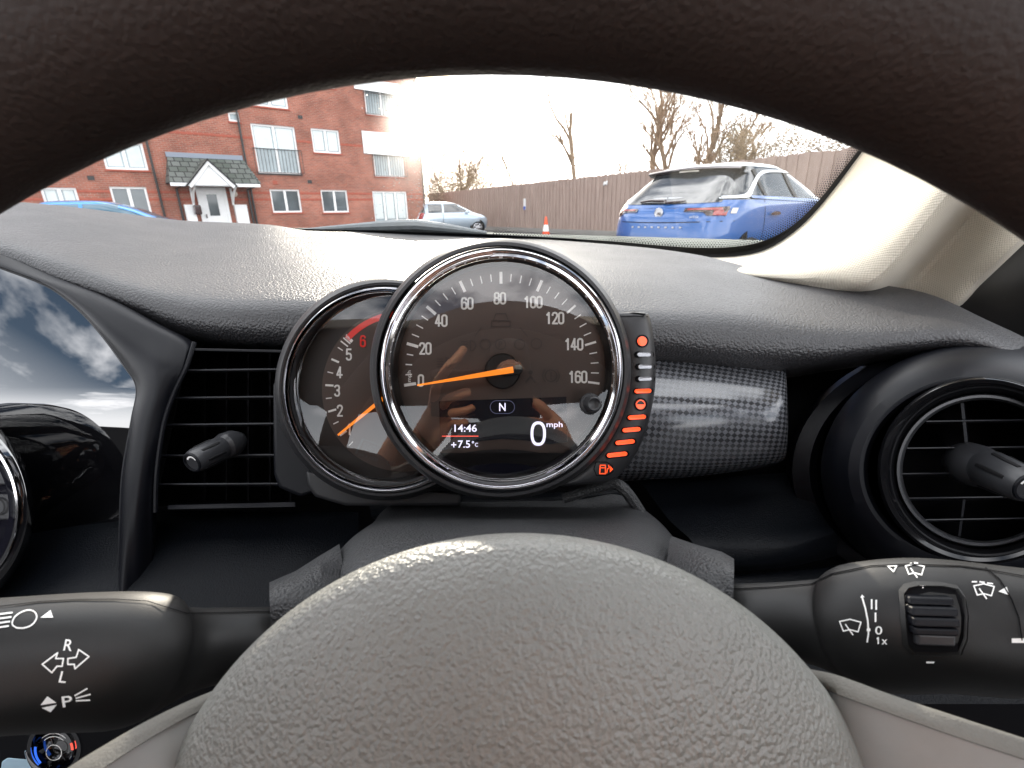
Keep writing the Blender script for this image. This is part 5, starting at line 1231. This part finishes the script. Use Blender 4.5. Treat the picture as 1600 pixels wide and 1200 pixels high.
# pale blue hatchback just over the dashboard at the left
prof3 = [(.22, .10, 3.75, .74), (.45, .0, 3.85, .83), (.70, .02, 3.83, .85), (.85, .06, 3.70, .84), (.95, .10, 3.2, .82), (1.05, .16, 2.9, .77), (1.25, .30, 2.45, .68), (1.38, .40, 2.05, .60), (1.44, .55, 1.8, .50), (1.47, .85, 1.5, .28)]
B = make_car('parked_car', 'bright blue hatchback roof and windscreen showing above the dashboard at left', 66, ground_at(20, 12.6), 3.85, 1.7, 1.47, 'blue2', 'blue2', prof3, .98, 1.37)
for sgn in (1, -1):
    for y0, y1 in ((.34, .5), (1.3, 1.38)): B['spatch']([(y0, .97, 1.37), ((y0 + y1) / 2, .97, 1.37), (y1, .97, 1.37)], 'blue2', 'door_pillar', .012, sgn)
    B['spatch']([(2.9, .96, 1.03), (2.65, 1.06, 1.14), (2.4, 1.17, 1.27), (2.12, 1.27, 1.37)], 'blue2', 'door_pillar', .014, sgn)
    B['wheel'](.68, sgn, .3); B['wheel'](3.1, sgn, .3)

for ch in B['car'].children:
    if ch.name.startswith('glasshouse'): ch.data.materials[0] = mat('reflection_blue_glass', (.06, .13, .18), .05, ior=1.8)  # window reflections put into a lighter blue base colour
# ---- own car's scuttle and wiper outside the glass
sp = thing('windscreen_wiper', 'grey wiper arm lying across the foot of the windscreen', 'wiper', W(640, 356, -.03))
def wp(u, v, o=-.02): return W(u, v, o)
mb = MB(); mb.tube([wp(*q) for q in ((455, 361), (520, 357), (560, 355), (610, 353), (650, 352), (700, 357), (760, 364))], [.002, .005, .007, .010, .010, .008, .003], 10); obj('wiper_arm', mb, 'wiper', sp)

mb = MB(); mb.tube([wp(*q) for q in ((470, 364), (600, 360), (760, 368), (900, 376))], .0035, 8); obj('wiper_blade', mb, 'black', sp)
mb = MB(); hh = []
for k, v in ((0, 356), (1, 372), (2, 400)): hh.append([W(u, v + max(0, (u - 500)) * .028, -.03 - (.05 if k == 0 else 0)) for u in range(330, 1500, 30)])
mb.grid(hh); prop(obj('scuttle_panel', mb, 'scuttle', None), 'dull grey-green scuttle panel outside the foot of the windscreen', 'scuttle panel')

mb = MB(); mb.grid([[EYE + Vector((-.2 + x * .1, Y, h - .0012 * x * x)) for x in range(-8, 9)] for Y, h in ((1.02, -.13), (1.15, -.125), (1.35, -.14), (1.6, -.17), (1.85, -.22), (1.98, -.32), (2.02, -.45))])
prop(obj('bonnet', mb, 'satin', None, solid=.01), 'black bonnet in front of the windscreen, hidden below the dashboard line', 'bonnet')
# ---- bare trees
def tree(name, label, base, height, spread, levels, seed, m='bark', r0=None, lean=(0, 0), nb=(3, 5), first=.3, group='bare trees behind the fence', stems=1, up=.35):
    rn = random.Random(seed); t = thing(name, label, 'tree', base, group); tk = MB(); tw = MB(); r0 = r0 or height * .018
    def grow(p, d, L, r, lv):
        n = 5 if lv == 0 else 4; pts = [p]; rs = [r]; q = p; dd = d
        for i in range(n):
            dd = (dd + Vector((rn.gauss(0, .16), rn.gauss(0, .16), rn.gauss(0, .06) + up * .10))).normalized(); q = q + dd * L / n; pts.append(q); rs.append(max(.009, r * (1 - .62 * (i + 1) / n)))
        (tk if lv <= 1 else tw).tube(pts, rs, 6 if lv < 2 else 3, caps=False)
        if lv >= levels: return
        k = rn.randint(*nb) + (4 if lv == 0 else 0)
        for i in range(k):
            f = rn.uniform(first if lv == 0 else .2, 1.0) * n; j = min(int(f), n - 1); b = pts[j].lerp(pts[j + 1], f - j); an = rn.uniform(0, 2 * PI); ti = rn.uniform(.35, .85) * spread
            loc = (pts[j + 1] - pts[j]).normalized(); sx = loc.cross(Vector((math.cos(an), math.sin(an), .3))).normalized(); nd = (loc * math.cos(ti) + sx * math.sin(ti)).normalized()
            grow(b, nd, L * (rn.uniform(.30, .46) if lv == 0 else rn.uniform(.42, .68)), rs[j] * .62, lv + 1)
    for s_ in range(stems):
        d0 = Vector((lean[0] + (rn.gauss(0, .18) if stems > 1 else 0), (rn.gauss(0, .18) if stems > 1 else 0), 1)).normalized()
        grow(base + Vector((rn.gauss(0, .15) * (stems > 1), 0, 0)), d0, height * rn.uniform(.88, 1) * .80, r0, 0)
    obj('trunk', tk, m, t, smooth=60); obj('twigs', tw, 'twig' if m == 'bark' else m, t, smooth=0)
    return t
def tb(u, Y): return ground_at(u, Y)
def hgt(vtop, u, Y): return EYE.z + (hz(u) - vtop) * Y / 856
tree('bare_tree', 'bushy brown bare tree at the far left end of the fence', tb(712, 38), hgt(222, 712, 38), .8, 4, 11, stems=3)
tree('bare_tree', 'thin straight bare sapling above the middle of the fence', tb(813, 30), hgt(206, 813, 30) * 1.15, .35, 2, 4, r0=.07, nb=(1, 3))
tree('bare_tree', 'short spindly bare sapling left of the thin straight one', tb(776, 34), hgt(250, 776, 34), .4, 2, 8, r0=.06, nb=(1, 3))
tree('bare_tree', 'small bare stump of twigs right of the thin straight sapling', tb(834, 32), hgt(262, 834, 32), .7, 3, 9, r0=.06)
tree('leaning_bare_tree', 'forked bare tree leaning right above the fence centre', tb(908, 22), hgt(196, 920, 22) * 1.4, .7, 3, 23, r0=.13, lean=(.14, 0), nb=(2, 3), first=.35)
tree('bare_tree', 'small bare tree with drooping crown between the fork and tall trees', tb(982, 24), hgt(222, 982, 24), .9, 3, 5, r0=.08)
tree('bare_tree', 'tall slender bare tree left of the dense clump', tb(1012, 20), hgt(120, 1012, 20) * 1.05, .6, 4, 31, r0=.14)
tree('bare_tree', 'tall bare tree, left stem of the dense clump', tb(1058, 19), hgt(120, 1055, 19) * 1.1, .5, 4, 37, r0=.13)
tree('bare_tree', 'tall bare tree, middle of the dense clump above the blue car', tb(1088, 19.5), hgt(110, 1085, 19.5) * 1.1, .5, 4, 41, r0=.14)
tree('bare_tree', 'bare tree, right edge of the dense clump', tb(1112, 20), hgt(150, 1110, 20) * 1.05, .55, 4, 43, r0=.12)
tree('ivy_clad_tree', 'short ivy-thick dark tree right of the dense clump', tb(1128, 18), hgt(200, 1128, 18), .7, 4, 47, r0=.16, stems=2)
# ivy mass: many small leaves round it
rn = random.Random(12)
def leafmass(name, label, cat, segs, n, m, size, kind=None, group=None):
    mb = MB()
    for i in range(n):
        (a, b, r, h0, h1) = rn.choice(segs); t = rn.random(); p = a.lerp(b, t) + Vector((rn.gauss(0, r), rn.gauss(0, r), 0)); p.z = h0 + (h1 - h0) * rn.random() ** .8 * (.6 + .4 * math.sin(t * 9 + h1 * 3) ** 2)
        q = Vector((rn.gauss(0, 1), rn.gauss(0, 1), rn.gauss(0, 1))).normalized(); w = q.orthogonal().normalized(); s_ = size * rn.uniform(.5, 1.4)
        mb.add([p - q * s_, p + w * s_ * .35, p + q * s_, p - w * s_ * .35], [(0, 1, 2, 3)])
    return prop(obj(name, mb, m, None, smooth=0), label, cat, group, kind)
M['ivy'] = dusty(mat('ivy_brown_green', (.13, .10, .055), .8), 2, .5)
M['brush'] = dusty(mat('dry_brush', (.26, .19, .11), .9), 1, .4)
leafmass('ivy', 'dark ivy leaves clinging round the short tree behind the fence', 'ivy', [(tb(1124, 17.6), tb(1136, 17.6), .20, 2.0, 3.9)], 1300, 'ivy', .05)
leafmass('scrub_hedge', 'low brown scrub at the far left end of the fence', 'hedge', [(tb(672, 36), tb(770, 34), .5, 1.0, 3.9)], 9000, 'brush', .07)
leafmass('twiggy_hedge', 'twiggy hedge top showing above the fence behind the blue car', 'hedge', [(tb(1130, 16.8), tb(1330, 13.8), .25, 1.9, 3.25)], 9000, 'brush', .045)

# ---- driver behind the camera, mirrored in the gauge glass
def LP(r, u, b): return EYE + RIGHT * r + UPV * u + BACK * b
def WP(x, y, z): return EYE + Vector((x, y, z + (.10 if z > -.4 and y < -.3 else .05 if z > -.6 and y < -.3 else 0)))
def skinned(name, pts, edges, m, parent, sub=2):
    base = WL[parent.name]; me = bpy.data.meshes.new(name); me.from_pydata([tuple(p[0] - base) for p in pts], edges, []); me.materials.append(M[m])
    o = bpy.data.objects.new(name, me); COL.objects.link(o); o.parent = parent; WL[o.name] = base
    md = o.modifiers.new('skin', 'SKIN'); md.use_smooth_shade = True
    if not me.skin_vertices: me.skin_vertices_new() if hasattr(me, 'skin_vertices_new') else None
    return o, md
def skin_obj(name, pts, edges, m, parent, sub=2):
    import bmesh
    base = WL[parent.name]; me = bpy.data.meshes.new(name); bm = bmesh.new(); lay = bm.verts.layers.skin.verify(); vs = []
    for i, (p, r) in enumerate(pts):
        v = bm.verts.new(p - base); v[lay].radius = (r, r) if not hasattr(r, '__len__') else r; v[lay].use_root = (i == 0); vs.append(v)
    for a, b in edges: bm.edges.new((vs[a], vs[b]))
    bm.to_mesh(me); bm.free(); me.materials.append(M[m])
    o = bpy.data.objects.new(name, me); COL.objects.link(o); o.parent = parent; WL[o.name] = base
    k = o.modifiers.new('skin', 'SKIN'); k.use_smooth_shade = True; q = o.modifiers.new('sub', 'SUBSURF'); q.levels = sub; q.render_levels = sub
    return o
ph = thing('phone', 'black phone held up by the driver, mirrored in the gauge glass', 'phone', LP(-.045, -.02, .012))
mb = MB(); mb.box(LP(-.045, -.02, .014), .158, .075, .008, CM); obj('case', mb, 'black', ph, bevel=.003)
pe = thing('person', 'driver in a dark jumper holding a phone up, mirrored in the gauge glass', 'person', WP(0, -.55, -.72))
pts = [(WP(0, -.55, -.70), .13), (WP(0, -.56, -.50), .12), (WP(0, -.56, -.30), .13), (WP(0, -.53, -.17), .07), (WP(0, -.50, -.09), .055), (WP(0, -.47, -.01), (.062, .075)), (WP(0, -.465, .06), (.075, .09)), (WP(0, -.48, .13), (.07, .085)), (WP(0, -.375, .045), .012),
  (WP(-.19, -.54, -.22), .055), (WP(-.29, -.36, -.36), .042), (LP(-.17, -.13, .07), .028), (LP(-.125, -.073, .035), (.020, .030)),
  (WP(.19, -.54, -.22), .055), (WP(.30, -.36, -.36), .042), (LP(.10, -.14, .08), .028), (LP(.075, -.085, .035), (.020, .030)),
  (WP(-.10, -.50, -.72), .09), (WP(-.13, -.06, -.68), .07), (WP(-.12, .18, -1.0), .05), (WP(.10, -.50, -.72), .09), (WP(.13, -.06, -.68), .07), (WP(.12, .18, -1.0), .05)]
ed = [(0, 1), (1, 2), (2, 3), (3, 4), (4, 5), (5, 6), (6, 7), (6, 8), (2, 9), (9, 10), (10, 11), (11, 12), (2, 13), (13, 14), (14, 15), (15, 16), (0, 17), (17, 18), (18, 19), (0, 20), (20, 21), (21, 22)]
def finger(root, chain, r=.009):
    prev = root
    for c in chain: pts.append((LP(*c), r)); ed.append((prev, len(pts) - 1)); prev = len(pts) - 1; r *= .9
finger(12, [(-0.122, -0.038, 0.026), (-0.112, -0.008, 0.000), (-0.090, 0.020, -0.006), (-0.072, 0.037, -0.004), (-0.064, 0.050, 0.000)], .0105)
finger(12, [(-0.108, -0.046, 0.024), (-0.094, -0.028, 0.000), (-0.070, -0.018, -0.006), (-0.054, -0.014, -0.004)])
finger(12, [(-0.100, -0.054, 0.028), (-0.084, -0.048, 0.004), (-0.062, -0.043, -0.004), (-0.050, -0.036, -0.003)], .008)
finger(12, [(-0.097, -0.068, 0.034), (-0.080, -0.066, 0.014), (-0.062, -0.062, 0.004)], .007)
finger(12, [(-0.132, -0.048, 0.045), (-0.107, -0.028, 0.036), (-0.082, -0.018, 0.028)], .010)
finger(16, [(.062, -.060, .026), (.050, -.040, .004), (.034, -.028, .000)])
finger(16, [(.050, -.068, .024), (.036, -.062, .004), (.018, -.060, .000)])
finger(16, [(.044, -.078, .028), (.026, -.078, .008), (.008, -.072, .002)], .008)
finger(16, [(.046, -.092, .036), (.028, -.092, .018), (.012, -.086, .010)], .007)
finger(16, [(.070, -.060, .050), (.045, -.038, .036), (.025, -.025, .026)], .010)
skin_obj('body', pts, ed, 'skin', pe)
cl = [(p, (r + .012) if not hasattr(r, '__len__') else r) for p, r in pts[:3]] + [(pts[9][0], .07), (pts[10][0], .055), (LP(-.185, -.16, .10), .04), (pts[13][0], .07), (pts[14][0], .055), (LP(.12, -.18, .12), .04), (WP(0, -.545, -.2), .08)]
skin_obj('jumper', cl, [(0, 1), (1, 2), (2, 3), (3, 4), (4, 5), (2, 6), (6, 7), (7, 8), (2, 9)], 'shirt', pe)
skin_obj('trousers', [(WP(0, -.55, -.72), .15), (WP(-.10, -.50, -.74), .105), (WP(-.13, -.06, -.69), .085), (WP(-.12, .18, -.98), .065), (WP(.10, -.50, -.74), .105), (WP(.13, -.06, -.69), .085), (WP(.12, .18, -.98), .065)], [(0, 1), (1, 2), (2, 3), (0, 4), (4, 5), (5, 6)], 'shirt', pe)
skin_obj('hair', [(WP(0, -.53, .05), (.07, .05)), (WP(0, -.51, .13), (.08, .085)), (WP(0, -.46, .165), (.07, .05)), (WP(0, -.42, .15), (.055, .03))], [(0, 1), (1, 2), (2, 3)], 'hair', pe)
for sx in (-.03, .03):
    mb = MB(); mb.lathe(WP(sx, -.392, .075), (0, 1, 0), [(.012, 0), (.010, .006), (.001, .009)], 16, ref=(0, 0, 1)); obj('eye', mb, 'white', pe)
mb = MB(); mb.box(WP(0, -.398, -.015), .045, .012, .010); obj('mouth', mb, 'lamp_red', pe, bevel=.004)
st = thing('driver_seat', 'black leather driver seat behind the steering wheel', 'seat', WP(0, -.7, -.85))
mb = MB(); mb.box(WP(0, -.75, -.38), .50, .13, .78, Matrix.Rotation(R(14), 3, 'X')); obj('backrest', mb, 'seat', st, bevel=.05)
mb = MB(); mb.box(WP(0, -.45, -.90), .50, .55, .13); obj('seat_cushion', mb, 'seat', st, bevel=.05)
mb = MB(); mb.box(WP(0, -.86, .10), .27, .10, .19); obj('headrest', mb, 'seat', st, bevel=.04)
# ================================================================== LIGHT
SUN_AZ = math.atan((676 - 800) / 807) ; SUN_EL = R(15.3)
sd = Vector((math.sin(SUN_AZ) * math.cos(SUN_EL), math.cos(SUN_AZ) * math.cos(SUN_EL), math.sin(SUN_EL)))
sl = bpy.data.lights.new('sun', 'SUN'); sl.energy = 4.5; sl.angle = R(.5); sl.color = (1, .90, .76)
so = bpy.data.objects.new('sun', sl); COL.objects.link(so); so.rotation_euler = sd.to_track_quat('Z', 'Y').to_euler(); so.location = (0, 30, 20)
w = bpy.data.worlds.new('World'); scene.world = w; w.use_nodes = True; T = w.node_tree; T.nodes.clear()
def N_(typ, **kw):
    x = T.nodes.new(typ)
    for k, v in kw.items(): setattr(x, k, v)
    return x
out = N_('ShaderNodeOutputWorld'); bg = N_('ShaderNodeBackground'); bg.inputs[1].default_value = .15
sky = N_('ShaderNodeTexSky'); sky.sky_type = 'NISHITA'; sky.sun_disc = False; sky.sun_elevation = SUN_EL; sky.sun_rotation = SUN_AZ; sky.dust_density = 2.0
tc = N_('ShaderNodeTexCoord'); mp = N_('ShaderNodeMapping'); mp.inputs['Scale'].default_value = (1, 1, 1.8)
nz = N_('ShaderNodeTexNoise'); nz.inputs['Scale'].default_value = 3.4; nz.inputs['Detail'].default_value = 8; nz.inputs['Roughness'].default_value = .55; nz.inputs['Distortion'].default_value = .3
mr = N_('ShaderNodeMapRange'); mr.inputs[1].default_value = .40; mr.inputs[2].default_value = .58
mx = N_('ShaderNodeMix', data_type='RGBA'); mx.inputs[7].default_value = (19, 19, 19.5, 1)
sx_ = N_('ShaderNodeSeparateXYZ'); hzr = N_('ShaderNodeMapRange'); hzr.inputs[1].default_value = .10; hzr.inputs[2].default_value = .42; hzr.inputs[3].default_value = .85; hzr.inputs[4].default_value = 0
T.links.new(tc.outputs['Generated'], sx_.inputs[0]); T.links.new(sx_.outputs[2], hzr.inputs[0]); mxx = N_('ShaderNodeMath', operation='MAXIMUM'); T.links.new(mr.outputs[0], mxx.inputs[0]); T.links.new(hzr.outputs[0], mxx.inputs[1])
l = T.links.new; l(tc.outputs['Generated'], mp.inputs[0]); l(mp.outputs[0], nz.inputs[0]); l(nz.outputs[0], mr.inputs[0]); l(mxx.outputs[0], mx.inputs[0]); l(sky.outputs[0], mx.inputs[6]); l(mx.outputs[2], bg.inputs[0]); l(bg.outputs[0], out.inputs[0])
vs_ = scene.view_settings; vs_.view_transform = 'Standard'; vs_.look = 'None'; vs_.exposure = 0.7; vs_.gamma = 1
cy = scene.cycles; cy.use_denoising = True; cy.denoiser = 'OPENIMAGEDENOISE'; cy.max_bounces = 8; cy.transparent_max_bounces = 16; cy.caustics_reflective = False; cy.caustics_refractive = False; cy.sample_clamp_indirect = 6; cy.blur_glossy = .5
